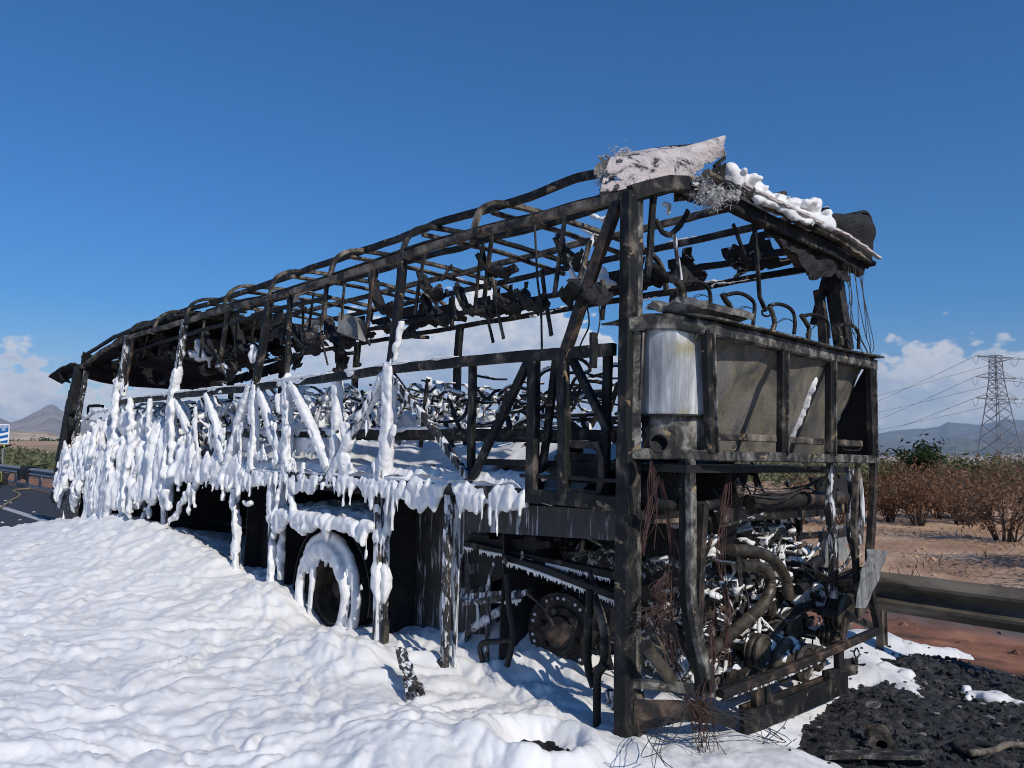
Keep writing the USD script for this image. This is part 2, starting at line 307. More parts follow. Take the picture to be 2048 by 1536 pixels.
def flecked(name, dark, scale, stretch, lo, hi, white=(.72, .73, .74)):
    """Burnt steel with a film of foam caught on it in flecks and runs."""
    mat(name, {'g': ('geometry', {}), 'mp': ('mapping', {'scale': stretch}), 'n': ('noise_texture', {'scale': scale, 'detail': 5.0, 'roughness': 0.68, 'distortion': .5}),
               'm': ('map_range', {'range_type': 'smoothstep', 'from_min': lo, 'from_max': hi, 'clamp': True}),
               'n2': ('noise_texture', {'scale': 7.0, 'detail': 5.0, 'roughness': .65}), 'r': ('rgb_ramp', {'ramp': dark}), 'mx': ('mix_color', {'b': white}),
               'b': ('bump', {'strength': .6, 'distance': .01}), 'p': ('principled_bsdf', {'roughness': .6})},
        [('g.position', 'mp.vector'), ('mp.vector', 'n.vector'), ('n.fac', 'm.value'), ('g.position', 'n2.vector'), ('n2.fac', 'r.fac'), ('r.color', 'mx.a'), ('m.result', 'mx.fac'), ('mx.result', 'p.base_color'),
         ('n.fac', 'b.height'), ('b.normal', 'p.normal')])
_dk = [(0.3, (.012, .012, .013)), (0.5, (.022, .02, .019)), (0.65, (.07, .058, .047)), (1, (.14, .12, .09))]
flecked('fleck_steel', _dk, 22.0, (1, 1, .35), .50, .58)
flecked('drip_steel', _dk, 16.0, (1, 1, .16), .44, .56)
flecked('foam_fleck', [(0.3, (.014, .014, .014)), (0.5, (.035, .031, .028)), (0.65, (.10, .085, .068)), (1, (.19, .165, .13))], 26.0, (1, 1, .8), .54, .60, (.75, .76, .77))
flecked('speckle_panel', _dk, 30.0, (1, 1, .5), .585, .625)
flecked('run_panel', [(0.3, (.012, .012, .013)), (0.6, (.03, .026, .022)), (1, (.06, .05, .04))], 20.0, (1, 1, .10), .52, .66, (.5, .51, .52))
# rear tub: bare aluminium corner with pale runs; scorched fibre panel
mat('bare_aluminium', {'g': ('geometry', {}), 'mp': ('mapping', {'scale': (1, 1, .16)}), 'n': ('noise_texture', {'scale': 13.0, 'detail': 5.0, 'roughness': .6, 'distortion': .6}),
       'r': ('rgb_ramp', {'ramp': [(0.0, (.10, .10, .10)), (0.34, (.24, .245, .245)), (0.48, (.40, .405, .405)), (0.58, (.55, .555, .55)), (0.64, (.85, .84, .80)), (1, (.9, .88, .82))]}),
       'n2': ('noise_texture', {'scale': 5.0, 'detail': 4.0}), 'y': ('map_range', {'from_min': .55, 'from_max': .75, 'clamp': True}), 'mx': ('mix_color', {'b': (.30, .27, .12)}),
       'p': ('principled_bsdf', {'metallic': .1, 'roughness': .42})},
    [('g.position', 'mp.vector'), ('mp.vector', 'n.vector'), ('n.fac', 'r.fac'), ('r.color', 'mx.a'), ('g.position', 'n2.vector'), ('n2.fac', 'y.value'), ('y.result', 'mx.fac'), ('mx.result', 'p.base_color')])
mat('scorched_fibre', {'g': ('geometry', {}), 'mp': ('mapping', {'scale': (1, 1, .45)}), 'n': ('noise_texture', {'scale': 4.2, 'detail': 6.0, 'roughness': .6, 'distortion': .8}),
       'r': ('rgb_ramp', {'ramp': [(0.25, (.055, .053, .05)), (0.42, (.12, .113, .098)), (0.50, (.19, .165, .115)), (0.57, (.22, .195, .16)), (0.66, (.16, .15, .145)), (0.8, (.10, .098, .10))]}),
       'n2': ('noise_texture', {'scale': 85.0, 'detail': 3.0, 'roughness': .7}), 'm2': ('map_range', {'from_min': .3, 'from_max': .7, 'to_min': .72, 'to_max': 1.3}), 'mx': ('mix_color', {'blend_type': 'multiply', 'fac': 1.0}),
       'b': ('bump', {'strength': .55, 'distance': .008}), 'p': ('principled_bsdf', {'roughness': .7})},
    [('g.position', 'mp.vector'), ('mp.vector', 'n.vector'), ('n.fac', 'r.fac'), ('r.color', 'mx.a'), ('g.position', 'n2.vector'), ('n2.fac', 'm2.value'), ('m2.result', 'mx.b'), ('mx.result', 'p.base_color'),
     ('n2.fac', 'b.height'), ('b.normal', 'p.normal')])
rampmat('tub_frame', [(0.0, (.012, .012, .012)), (0.42, (.022, .021, .019)), (0.5, (.06, .056, .048)), (0.57, (.15, .14, .12)), (0.66, (.32, .30, .26)), (1, (.50, .45, .35))], scale=11.0, detail=10, stretch=(1, 1, .8), rough=(.4, .7), spec=.3, patch=((.36, .26, .14), .61, .65))
rampmat('insulation', [(0.2, (.03, .03, .03)), (0.385, (.06, .055, .055)), (0.42, (.40, .365, .35)), (0.5, (.60, .525, .495)), (0.62, (.64, .56, .525)), (0.75, (.68, .63, .60)), (1, (.5, .49, .48))], scale=6.5, rough=(.75, .95), bump=.9, bscale=38, dist=.02, distort=1.2)
rampmat('wool_fibre', [(0.3, (.25, .24, .235)), (0.5, (.5, .49, .48)), (1, (.75, .73, .71))], scale=14.0, rough=(.8, .95))
rampmat('copper_wire', [(0.3, (.025, .013, .010)), (0.55, (.075, .034, .025)), (1, (.14, .07, .05))], scale=9.0, rough=(.5, .8))
rampmat('thin_wire', [(0.3, (.018, .018, .018)), (1, (.07, .065, .06))], scale=9.0)
# the place
rampmat('asphalt', [(0.0, (.022, .023, .025)), (0.5, (.04, .041, .044)), (1, (.065, .066, .07))], scale=1.3, detail=8, rough=(.6, .9), bump=.5, bscale=240, dist=.004)
rampmat('road_paint', [(0.3, (.25, .25, .24)), (0.5, (.45, .45, .43)), (1, (.6, .6, .58))], scale=3.0, rough=(.6, .8))
mat('earth', {'g': ('geometry', {}), 'sx': ('separate_xyz', {}), 'n': ('noise_texture', {'scale': .55, 'detail': 9.0, 'roughness': .62}), 'r': ('rgb_ramp', {'ramp': [(0.25, (.20, .115, .07)), (0.45, (.45, .275, .17)), (0.6, (.60, .41, .265)), (0.8, (.66, .49, .34))]}),
       'nr': ('noise_texture', {'scale': 1.6, 'detail': 8.0, 'roughness': .65}), 'rr': ('rgb_ramp', {'ramp': [(0.3, (.055, .04, .036)), (0.46, (.22, .10, .06)), (0.6, (.38, .17, .10)), (0.8, (.46, .24, .15))]}),
       'by': ('map_range', {'range_type': 'smoothstep', 'from_min': -8.2, 'from_max': -6.0, 'clamp': True}), 'mx': ('mix_color', {}),
       'nf': ('noise_texture', {'scale': .012, 'detail': 8.0, 'roughness': .65}), 'rf': ('rgb_ramp', {'ramp': [(0.3, (.15, .14, .085)), (0.42, (.28, .21, .135)), (0.52, (.47, .30, .185)), (0.7, (.52, .39, .25))]}),
       'g1': ('map_range', {'range_type': 'smoothstep', 'from_min': -7.4, 'from_max': -6.6, 'clamp': True}), 'g2': ('map_range', {'range_type': 'smoothstep', 'from_min': -5.0, 'from_max': -5.7, 'clamp': True}), 'gm': ('math', {'math_type': 'multiply'}), 'gn': ('map_range', {'from_min': .38, 'from_max': .56, 'clamp': True}), 'gf': ('math', {'math_type': 'multiply'}), 'mg': ('mix_color', {'b': (.125, .115, .115)}),
       'dist': ('vector_math', {'math_type': 'length'}), 'bf': ('map_range', {'range_type': 'smoothstep', 'from_min': 28.0, 'from_max': 70.0, 'clamp': True}), 'mx2': ('mix_color', {}),
       'nb': ('noise_texture', {'scale': 9.0, 'detail': 8.0, 'roughness': .7}), 'b': ('bump', {'strength': .5, 'distance': .03}), 'p': ('principled_bsdf', {'roughness': .92, 'specular_ior_level': .2})},
    [('g.position', 'n.vector'), ('g.position', 'nr.vector'), ('g.position', 'nf.vector'), ('g.position', 'nb.vector'), ('g.position', 'sx.vector'), ('g.position', 'dist.vector1'),
     ('n.fac', 'r.fac'), ('nr.fac', 'rr.fac'), ('nf.fac', 'rf.fac'), ('sx.y', 'by.value'), ('by.result', 'mx.fac'), ('r.color', 'mx.a'), ('rr.color', 'mx.b'), ('dist.value', 'bf.value'), ('bf.result', 'mx2.fac'),
     ('sx.y', 'g1.value'), ('sx.y', 'g2.value'), ('g1.result', 'gm.value1'), ('g2.result', 'gm.value2'), ('nr.fac', 'gn.value'), ('gm.value', 'gf.value1'), ('gn.result', 'gf.value2'), ('gf.value', 'mg.fac'), ('mx.result', 'mg.a'), ('mg.result', 'mx2.a'), ('rf.color', 'mx2.b'), ('mx2.result', 'p.base_color'), ('nb.fac', 'b.height'), ('b.normal', 'p.normal')])
rampmat('wet_gutter', [(0.3, (.05, .047, .047)), (0.6, (.11, .10, .10)), (1, (.19, .165, .15))], scale=2.2, rough=(.25, .6), bump=.4, bscale=50)
rampmat('eroded_rock', [(0.25, (.16, .15, .09)), (0.40, (.34, .26, .18)), (0.50, (.54, .41, .29)), (0.65, (.60, .48, .37)), (0.8, (.45, .30, .2))], scale=.045, detail=9, rough=(.85, .95), bump=.6, bscale=.4, dist=1.0)
rampmat('bare_mountain', [(0.3, (.18, .155, .135)), (0.5, (.28, .235, .2)), (0.7, (.38, .32, .27))], scale=.006, detail=10, rough=(.9, .95), bump=.5, bscale=.02, dist=8.0)
rampmat('green_mountain', [(0.3, (.05, .06, .04)), (0.5, (.10, .105, .07)), (0.62, (.17, .16, .12)), (0.8, (.22, .2, .16))], scale=.006, detail=10, rough=(.9, .95), bump=.5, bscale=.02, dist=8.0)
def leafmat(name, cols, trans=.3):
    mat(name, {'g': ('geometry', {}), 'r': ('rgb_ramp', {'ramp': cols}), 'd': ('diffuse_bsdf', {}), 't': ('translucent_bsdf', {}), 'm': ('mix_closure', {'fac': trans})},
        [('g.random_per_island', 'r.fac'), ('r.color', 'd.color'), ('r.color', 't.color'), ('d.BSDF', 'm.closure1'), ('t.BSDF', 'm.closure2')], surface='m.closure')
leafmat('scorched_leaf', [(0, (.27, .14, .075)), (.4, (.54, .30, .155)), (.75, (.70, .43, .245)), (1, (.84, .64, .43))], .35)
leafmat('singed_leaf', [(0, (.26, .16, .10)), (.4, (.52, .35, .21)), (.8, (.68, .49, .32)), (1, (.84, .70, .52))], .35)
leafmat('straw_leaf', [(0, (.12, .075, .03)), (.5, (.25, .16, .07)), (1, (.36, .25, .12))])
leafmat('green_leaf', [(0, (.035, .06, .022)), (.5, (.07, .105, .038)), (1, (.13, .16, .065))])
leafmat('bright_leaf', [(0, (.06, .10, .025)), (.5, (.11, .17, .05)), (1, (.18, .23, .08))])
leafmat('scrub_leaf', [(0, (.16, .17, .09)), (.5, (.29, .28, .155)), (.8, (.42, .36, .21)), (1, (.55, .45, .27))], .2)
rampmat('bark', [(0.3, (.03, .024, .02)), (1, (.15, .11, .08))], scale=6.0, rough=(.8, .95))
rampmat('galvanised', [(0.3, (.20, .22, .225)), (0.6, (.29, .31, .315)), (1, (.36, .38, .385))], scale=2.0, rough=(.4, .6), metallic=.3)
rampmat('pylon_steel', [(0.3, (.20, .20, .205)), (1, (.36, .36, .36))], scale=.5, rough=(.5, .6), metallic=.2)
rampmat('burnt_rail', [(0.0, (.018, .016, .014)), (0.36, (.04, .034, .028)), (0.47, (.12, .10, .075)), (0.60, (.20, .165, .125)), (1, (.30, .27, .23))], scale=3.5, stretch=(.5, 1, 1), rough=(.4, .65), metallic=.1)
rampmat('grey_panel', [(0.3, (.10, .10, .10)), (0.5, (.22, .22, .21)), (0.65, (.38, .37, .35)), (1, (.5, .48, .44))], scale=5.0, stretch=(1, 1, .4), rough=(.4, .6))
rampmat('rubble', [(0.0, (.006, .006, .007)), (0.45, (.022, .022, .023)), (0.58, (.055, .052, .05)), (0.7, (.13, .12, .115)), (1, (.36, .34, .31))], scale=11.0, detail=9, rough=(.3, .85), bump=.9, bscale=60, dist=.03)
def plain(name, col, rough=.6, metallic=0.0): mat(name, {'p': ('principled_bsdf', {'base_color': col, 'roughness': rough, 'metallic': metallic})}, [])
plain('sign_blue', (.008, .12, .36), .4); plain('sign_white', (.78, .79, .79), .4); plain('black_cloth', (.012, .012, .014), .85); plain('hivis_yellow', (.55, .62, .05), .6); plain('white_wall', (.6, .59, .56), .8)
rampmat('hose_canvas', [(0.3, (.22, .16, .09)), (1, (.38, .3, .19))], scale=20.0, rough=(.8, .95))

# ------------------------------------------------------------ ground, road
def ground_z(x, y):
    r = np.hypot(x-CAM[0], y-CAM[1]); az = np.degrees(np.arctan2(y-CAM[1], x-CAM[0]))
    P = np.stack([x, y, np.zeros_like(x)], -1)
    off = smooth(-3.6, -5.2, y)                                                  # off the shoulder
    z = -0.02 - 0.10*off*(1-smooth(-6.5, -9, y)) + off*(0.16*(fbm(P*0.55, 4, 3)-0.5)+0.10*(fbm(P*2.1, 3, 9)-0.5))*(1-smooth(30, 90, r))
    right = smooth(-42, -56, az)*(1-smooth(90, 140, np.abs(az)))
    z = z - right*(0.030*np.maximum(r-38, 0)*(1-smooth(900, 1500, r)) + 33*smooth(900, 1500, r)) - (1-right)*0.9*smooth(60, 500, r)*(y < -4)
    return z + 1.1*(fbm(P*0.012, 4, 21)-0.5)*smooth(80, 300, r)*8*off
def polar(az_fine, step, coarse, r0, r1, q):
    a = np.radians(np.r_[np.arange(az_fine[0], az_fine[1], step), np.arange(az_fine[1], az_fine[0]+360, coarse)])
    r = r0*q**np.arange(int(math.log(r1/r0)/math.log(q))+2)
    X = CAM[0]+r[:, None]*np.cos(a); Y = CAM[1]+r[:, None]*np.sin(a)
    return X, Y, len(r), len(a)
X, Y, nr, na = polar((-96, 6), .3, 3.0, .6, 8200, 1.034)
V = np.stack([X, Y, ground_z(X, Y)], -1).reshape(-1, 3)
i, j = np.meshgrid(np.arange(nr-1), np.arange(na), indexing='ij'); j2 = (j+1) % na
Fq = np.stack([i*na+j, (i+1)*na+j, (i+1)*na+j2, i*na+j2], -1).reshape(-1, 4)
c0 = len(V); V = np.vstack([V, [[CAM[0], CAM[1], -.02]]])
Fc = np.stack([np.full(na, c0), np.arange(na), (np.arange(na)+1) % na], 1)
Fq = np.vstack([np.vstack([Fq[:, [0, 1, 2]], Fq[:, [0, 2, 3]]]), Fc])
obj('ground', (V, Fq), 'earth', smooth=True, kind='structure')
gx = np.r_[np.arange(-60, 60, 4.0), np.arange(60, 700, 20.0)]
def strip(y0, y1, z, x0=None, x1=None):
    xs = gx if x0 is None else np.linspace(x0, x1, 40)
    V = np.array([(x, y, z) for x in xs for y in (y0, y1)]); n = len(xs)
    return V, np.array([(2*k+1, 2*k, 2*k+2, 2*k+3) for k in range(n-1)])
obj('road', strip(-3.05, 13.0, 0.0), 'asphalt', kind='structure')
obj('road_marking', strip(-0.80, -0.60, 0.004), 'road_paint', kind='structure')
obj('road_marking', strip(3.05, 3.20, 0.004, 60, 400), 'road_paint', kind='structure')

# ------------------------------------------------------------ far hills, built at their real distance
def ridge(name, D, prof, foot, depth, m, amp, sc, seed, rows=34, cols=240):
    px = np.linspace(prof[0][0], prof[-1][0], cols); py = np.interp(px, [p[0] for p in prof], [p[1] for p in prof])
    d = np.array([ray(a, b) for a, b in zip(px, py)]); hd = np.linalg.norm(d[:, :2], axis=1)
    crest = CAM[2] + d[:, 2]/hd*D; u = d[:, :2]/hd[:, None]
    t = np.linspace(0, 1.6, rows); V = []
    for tt in t:
        dist = D - depth*(1-tt)
        P = np.stack([CAM[0]+u[:, 0]*dist, CAM[1]+u[:, 1]*dist], -1)
        k = tt if tt <= 1 else 1-(tt-1)*1.2
        q = np.stack([P[:, 0]*sc, P[:, 1]*sc, np.zeros(cols)], -1)
        rid = 1-2*np.abs(fbm(q, 6, seed)-0.5)*2
        z = foot + (crest-foot)*k**1.25 + amp*(rid-0.6)*min(1, 3.4*abs(1-k)+0.10)*min(1, 4*k)
        V.append(np.stack([P[:, 0], P[:, 1], z], -1))
    V = np.array(V).reshape(-1, 3); i, j = np.meshgrid(np.arange(rows-1), np.arange(cols-1), indexing='ij')
    return obj(name, (V, np.stack([i*cols+j, (i+1)*cols+j, (i+1)*cols+j+1, i*cols+j+1], -1).reshape(-1, 4)), m, smooth=True, kind='structure')
ridge('mountain', 7600, [(1200, 880), (1500, 872), (1700, 868), (1752, 866), (1804, 858), (1850, 857), (1877, 853), (1895, 842), (1915, 844), (1934, 846), (1952, 849), (1971, 847), (1990, 842), (2012, 837), (2048, 840), (2150, 838), (2300, 850), (2600, 865)], -40, 3000, 'green_mountain', 80, .0016, 4, cols=420)
ridge('hill', 4600, [(1300, 915), (1600, 914), (1750, 910), (1780, 906), (1830, 893), (1880, 880), (1910, 874), (1950, 877), (2000, 868), (2048, 862), (2200, 858), (2500, 880)], -45, 1700, 'green_mountain', 55, .0028, 8, cols=420)
ridge('hill', 2100, [(1300, 930), (1700, 922), (1760, 921), (1850, 915), (1950, 913), (2048, 906), (2200, 905), (2500, 915)], -48, 900, 'eroded_rock', 14, .006, 12, cols=300)
ridge('mountain', 4200, [(-700, 862), (-300, 850), (-150, 842), (-60, 826), (0, 836), (22, 845), (45, 838), (62, 828), (80, 818), (92, 809), (104, 806), (113, 809), (122, 818), (135, 823), (150, 824), (180, 838), (230, 850), (300, 858), (500, 872)], -6, 1900, 'bare_mountain', 60, .0022, 5, cols=420)
ridge('hill', 640, [(-400, 868), (-100, 862), (0, 863), (30, 861), (60, 864), (90, 862), (120, 872), (160, 868), (230, 873), (330, 876), (520, 880)], -2, 260, 'eroded_rock', 5, .02, 15, cols=420)
# ------------------------------------------------------------ plants
def leaves(C, size, n_jit=1.0, seed=0):
    """One bent leaf of two triangles at every centre."""
    r = np.random.default_rng(seed); n = len(C)
    a = r.normal(size=(n, 3)); a /= np.linalg.norm(a, axis=1, keepdims=True)
    b = np.cross(a, r.normal(size=(n, 3))); b /= np.linalg.norm(b, axis=1, keepdims=True)
    s = size*(0.6+0.8*r.random((n, 1)))
    V = np.stack([C-a*s, C+b*s*.42, C+a*s, C-b*s*.42], 1).reshape(-1, 3); k = np.arange(n)*4
    return V, np.vstack([np.stack([k, k+1, k+2], 1), np.stack([k, k+2, k+3], 1)])
def shrub(name, label, cat_, x, y, w, h, n, leaf, m, seed, group=None, z=None, stems=16, low=.12, trunk=None):
    r = np.random.default_rng(seed); z = float(ground_z(np.array([x]), np.array([y]))[0]) if z is None else z
    t = thing(name, label, cat_, (x, y, z), group=group); tips, parts = [], []
    for k in range(stems):
        a = r.random()*2*math.pi; lean = (.15+.85*r.random())*w*.5; hh = h*(.55+.42*r.random())
        p = catmull([(0.05*w*math.cos(a), .05*w*math.sin(a), -.05), (lean*.35*math.cos(a), lean*.35*math.sin(a), hh*.4), (lean*math.cos(a+.2), lean*math.sin(a+.2), hh)], 4)
        parts.append(tube(p, np.linspace(.018, .005, len(p))*max(h, 1)*.8, 5)); tips.append(p[3:])
        for _ in range(3):
            q0 = p[r.integers(3, len(p)-1)]; q1 = q0 + np.array([r.normal()*.16*w, r.normal()*.16*w, (.1+.25*r.random())*h])
            parts.append(tube(np.array([q0, lerp(q0, q1, .5)+r.normal(size=3)*.02*w, q1]), [.007*h, .005*h, .003*h], 4)); tips.append(np.array([lerp(q0, q1, .4), q1]))
    if trunk: parts.append(tube([(0, 0, -.1), (0.02*w, 0, h*.3), (0, 0, h*.7)], [trunk, trunk*.7, trunk*.3], 7))
    obj('trunk' if trunk else 'stems', parts, 'bark', t)
    P = np.vstack(tips); C = P[r.integers(0, len(P), n)] + r.normal(size=(n, 3))*[.10*w, .10*w, .085*h]
    g = fbm(C*(3.2/max(w, h))*1.6+seed, 2, seed)                                          # gaps between the clumps
    C = C[(g > .43) & (C[:, 2] > low*h)]
    obj('crown' if trunk else 'foliage', leaves(C, leaf, seed=seed), m, t)
    return t
def on_ground(px, py, it=12):
    d = ray(px, py); z = 0.0
    for _ in range(it):
        p = CAM + (z-CAM[2])/d[2]*d; z = float(ground_z(p[:1], p[1:2])[0])
    return p
B = [  # base pixel, width, height, leaves, leaf size, material, label
 (1838, 1052, 2.1, 1.55, 5200, .040, 'scorched_leaf', 'rust brown scorched shrub just right of the coach, beside the bare earth'),
 (1925, 1050, 2.2, 1.55, 4600, .040, 'scorched_leaf', 'scorched shrub with a fan of bare dark stems, second from the coach'),
 (2012, 1084, 2.9, 1.62, 8200, .038, 'singed_leaf', 'large singed shrub in front of the others at the right edge'),
 (1778, 1044, 1.6, 1.3, 3000, .040, 'scorched_leaf', 'small scorched shrub half hidden behind the rear corner of the coach'),
 (1690, 1050, 2.0, 1.3, 3600, .040, 'scorched_leaf', 'scorched shrub seen through the open engine bay'),
 (1880, 1036, 2.4, 1.5, 4800, .042, 'singed_leaf', 'singed shrub behind the gap between the two rust brown ones'),
 (1972, 1040, 2.4, 1.75, 5600, .042, 'singed_leaf', 'tall singed shrub behind the large one, below the pylon'),
 (2066, 1046, 2.6, 1.9, 6000, .042, 'singed_leaf', 'tallest singed shrub cut by the right edge of the picture'),
 (1800, 1018, 2.6, 1.7, 4200, .05, 'straw_leaf', 'straw coloured dry shrub behind the row, left of the green tree'),
 (1740, 1020, 2.4, 1.5, 3600, .05, 'straw_leaf', 'straw coloured dry shrub right behind the coach corner'),
 (2230, 1150, 2.6, 1.7, 5000, .042, 'singed_leaf', 'singed shrub beyond the right edge throwing its shade over the earth'),
 (2420, 1110, 2.8, 1.8, 5000, .042, 'singed_leaf', 'farther singed shrub out of the picture on the right'),
 (2330, 1190, 2.2, 1.5, 4200, .042, 'scorched_leaf', 'scorched shrub out of the picture nearest the guardrail'),
 (1600, 1046, 2.4, 1.3, 3600, .042, 'singed_leaf', 'singed shrub beyond the engine pulleys')]
for k, (px, py, w, h, n, s, m, lab) in enumerate(B):
    p = on_ground(px, py); shrub('scorched_shrub', lab, 'shrub', p[0], p[1], w, h*.86, int(n*.72), s*.9, m, 100+k, group='scorched shrubs beyond the guardrail')
p = on_ground(1846, 990); D_ = np.linalg.norm(p[:2]-CAM[:2])
shrub('green_tree', 'dark green leafy tree standing above the scorched shrubs', 'tree', p[0], p[1], D_*.050, D_*.058, 4200, D_*.0026, 'green_leaf', 61, trunk=.07, low=.3, stems=22)
p = on_ground(1928, 985); D_ = np.linalg.norm(p[:2]-CAM[:2])
shrub('green_shrub', 'bright green shrub between the dark tree and the pylon', 'shrub', p[0], p[1], D_*.05, D_*.03, 3600, D_*.0028, 'bright_leaf', 62, stems=20)
# dry stalks and grass on the bare earth
r = np.random.default_rng(5); P = []
for _ in range(2600):
    x, y = r.uniform(-6, 10), -r.uniform(6.5, 17); P.append((x, y))
P = np.array(P); k = fbm(np.c_[P*.5, P[:, 0]*0], 3, 4) > .5; P = P[k]
Z = ground_z(P[:, 0], P[:, 1]); n = len(P)
h_ = r.uniform(.05, .22, n); dx = r.normal(size=(n, 2))*.07
a_ = np.c_[P[:, 0]-.006, P[:, 1], Z-.01]; b_ = np.c_[P[:, 0]+.006, P[:, 1]+.006, Z-.01]; c_ = np.c_[P+dx, Z+h_]
obj('dry_grass', (np.stack([a_, b_, c_], 1).reshape(-1, 3), np.arange(3*n).reshape(-1, 3)), 'straw_leaf', label='sparse dry stalks scattered over the bare earth', cat_='grass', kind='stuff')
# clods and stones on the earth
def chunks(C, size, seed, flat=.7, sub=1):
    base = trimesh.creation.icosphere(sub); r = np.random.default_rng(seed); out = []
    bv, bf = np.array(base.vertices), np.array(base.faces); m = len(bv); n = len(C)
    V = np.repeat(bv[None], n, 0)*(.55+.9*r.random((n, m, 1)))
    V = V*(size[:, None, None]*(np.array([1, 1, flat])*(.6+.8*r.random((n, 1, 3)))))
    a = r.random(n)*6.28; c, s = np.cos(a)[:, None], np.sin(a)[:, None]; vx = V[..., 0]*c-V[..., 1]*s; V[..., 1] = V[..., 0]*s+V[..., 1]*c; V[..., 0] = vx
    V += np.asarray(C)[:, None]
    return V.reshape(-1, 3), (bf[None]+np.arange(n)[:, None, None]*m).reshape(-1, 3)
P = np.c_[r.uniform(-5, 9, 900), -r.uniform(4.6, 16, 900)]; Z = ground_z(P[:, 0], P[:, 1])
obj('stones', chunks(np.c_[P, Z], r.uniform(.012, .055, 900)**1.0, 3, .6, 0), 'earth', label='loose clods and stones on the earth beyond the guardrail', cat_='stones', kind='stuff')
# far scrub: one mass on either side of the wreck
def scrub(name, label, spots, m, leaf, seed):
    r = np.random.default_rng(seed); C = []
    for x, y, w, h, n in spots:
        z = float(ground_z(np.array([x]), np.array([y]))[0])
        q = r.normal(size=(n, 3)); q /= np.linalg.norm(q, axis=1, keepdims=True); q *= (r.random((n, 1))**.4)
        C.append(q*[w/2, w/2, h*.55]+[x, y, z+h*.45])
    C = np.vstack(C); obj(name, leaves(C, leaf, seed=seed), m, label=label, cat_='scrub', kind='stuff')
sp = []
for _ in range(250):
    px = r.uniform(-60, 330); d = ray(px, 880); d = d[:2]/np.linalg.norm(d[:2]); D_ = r.uniform(45, 95)
    x, y = CAM[:2]+d*D_
    if y < -6.0: sp.append((x, y, r.uniform(1.5, 4.5), r.uniform(.3, 1.0)*(1.7 if r.random() < .12 else 1), 80))
scrub('roadside_scrub', 'grey green scrub beyond the clean guardrail on the left', sp, 'scrub_leaf', .16, 31)
sp = []
for _ in range(120):
    px = r.uniform(-60, 330); d = ray(px, 880); d = d[:2]/np.linalg.norm(d[:2]); D_ = r.uniform(380, 640); x, y = CAM[:2]+d*D_
    sp.append((x, y, r.uniform(4, 9), r.uniform(2, 4), 40))
scrub('hillside_trees', 'dark trees dotted over the pale eroded hill on the left', [(x, y, w, h, n) for x, y, w, h, n in sp], 'green_leaf', .8, 32)
sp = []
for _ in range(520):
    px = r.uniform(1200, 2250); d = ray(px, 900); d = d[:2]/np.linalg.norm(d[:2]); D_ = 34*9**r.random(); x, y = CAM[:2]+d*D_
    sp.append((x, y, r.uniform(1.5, 4)*(1+D_/150), r.uniform(.8, 1.7)*(1+D_/250), 110))
scrub('valley_scrub', 'olive and brown scrub falling away into the valley on the right', sp, 'scrub_leaf', .15, 33)
# far houses of the valley town
for k in range(16):
    px = r.choice([r.uniform(1755, 1815), r.uniform(1925, 1990), r.uniform(1755, 2048)]); d = ray(px, 930); d = d[:2]/np.linalg.norm(d[:2]); D_ = r.uniform(1050, 1500); x, y = CAM[:2]+d*D_
    z = float(ground_z(np.array([x]), np.array([y]))[0])-.5; w, l, h = r.uniform(6, 16), r.uniform(8, 26), r.uniform(4, 8)
    Vb, Fb = cat(box((-w/2, -l/2, 0), (w/2, l/2, h)), (np.array([(-w/2-.4, -l/2-.4, h+.003), (w/2+.4, -l/2-.4, h+.003), (w/2+.4, l/2+.4, h+.003), (-w/2-.4, l/2+.4, h+.003), (0, -l/2, h+1.8), (0, l/2, h+1.8)]),
                 np.array([(0, 1, 4), (2, 3, 5), (1, 2, 5), (1, 5, 4), (3, 0, 4), (3, 4, 5), (0, 3, 2), (0, 2, 1)])))
    a = r.random()*3; Vb = np.c_[Vb[:, 0]*math.cos(a)-Vb[:, 1]*math.sin(a)+x, Vb[:, 0]*math.sin(a)+Vb[:, 1]*math.cos(a)+y, Vb[:, 2]+z]
    obj('house', (Vb, Fb), 'white_wall', label='tiny white house of the town down in the valley', cat_='house', group='houses of the far valley town')

# ------------------------------------------------------------ guardrail: charred beside the wreck, clean beyond it
GY = -3.2
def wbeam(x0, x1, z0=.40, z1=.72, step=.5, wob=.006):
    s = np.linspace(0, 1, 15); prof = np.c_[.042*np.cos(s*4*math.pi)*-1+.0, z0+(z1-z0)*s]   # two ridges towards the road
    xs = np.arange(x0, x1+1e-6, step); V = []
    for k, x in enumerate(xs):
        o = wob*math.sin(x*1.7+.4)+wob*.6*math.sin(x*4.1)
        V.append([(x, GY+.06+a+o, b) for a, b in prof]+[(x, GY+.055+a+o, b) for a, b in prof[::-1]])
    V = np.array(V); n, m = V.shape[:2]; i, j = np.meshgrid(np.arange(n-1), np.arange(m), indexing='ij'); j2 = (j+1) % m
    return V.reshape(-1, 3), np.stack([i*m+j, (i+1)*m+j, (i+1)*m+j2, i*m+j2], -1).reshape(-1, 4)
def rail_post(x, lean=0.0, w=.12, t=.05, z1=.66):
    p0, p1 = np.array([x, GY-.09, -.3]), np.array([x+lean*.3, GY-.09+lean, z1])
    web = sweep([p0, p1], [(-w/2, -.003), (w/2, -.003), (w/2, .003), (-w/2, .003)], (1, 0, 0))
    fl = [sweep([p0+[0, s*w/2, 0], p1+[0, s*w/2, 0]], [(-.003, -t/2), (.003, -t/2), (.003, t/2), (-.003, t/2)], (1, 0, 0)) for s in (-1, 1)]
    return cat(web, *fl)
g = thing('guardrail', 'charred brown steel guardrail behind the burnt coach', 'guardrail')
for k in range(8):                                              # overlapping lengths of rail
    obj('rail_beam', wbeam(-14+4*k, -14+4*k+4.12, .395+.004*(k % 2), .725, wob=.012), 'burnt_rail', g, smooth=50)
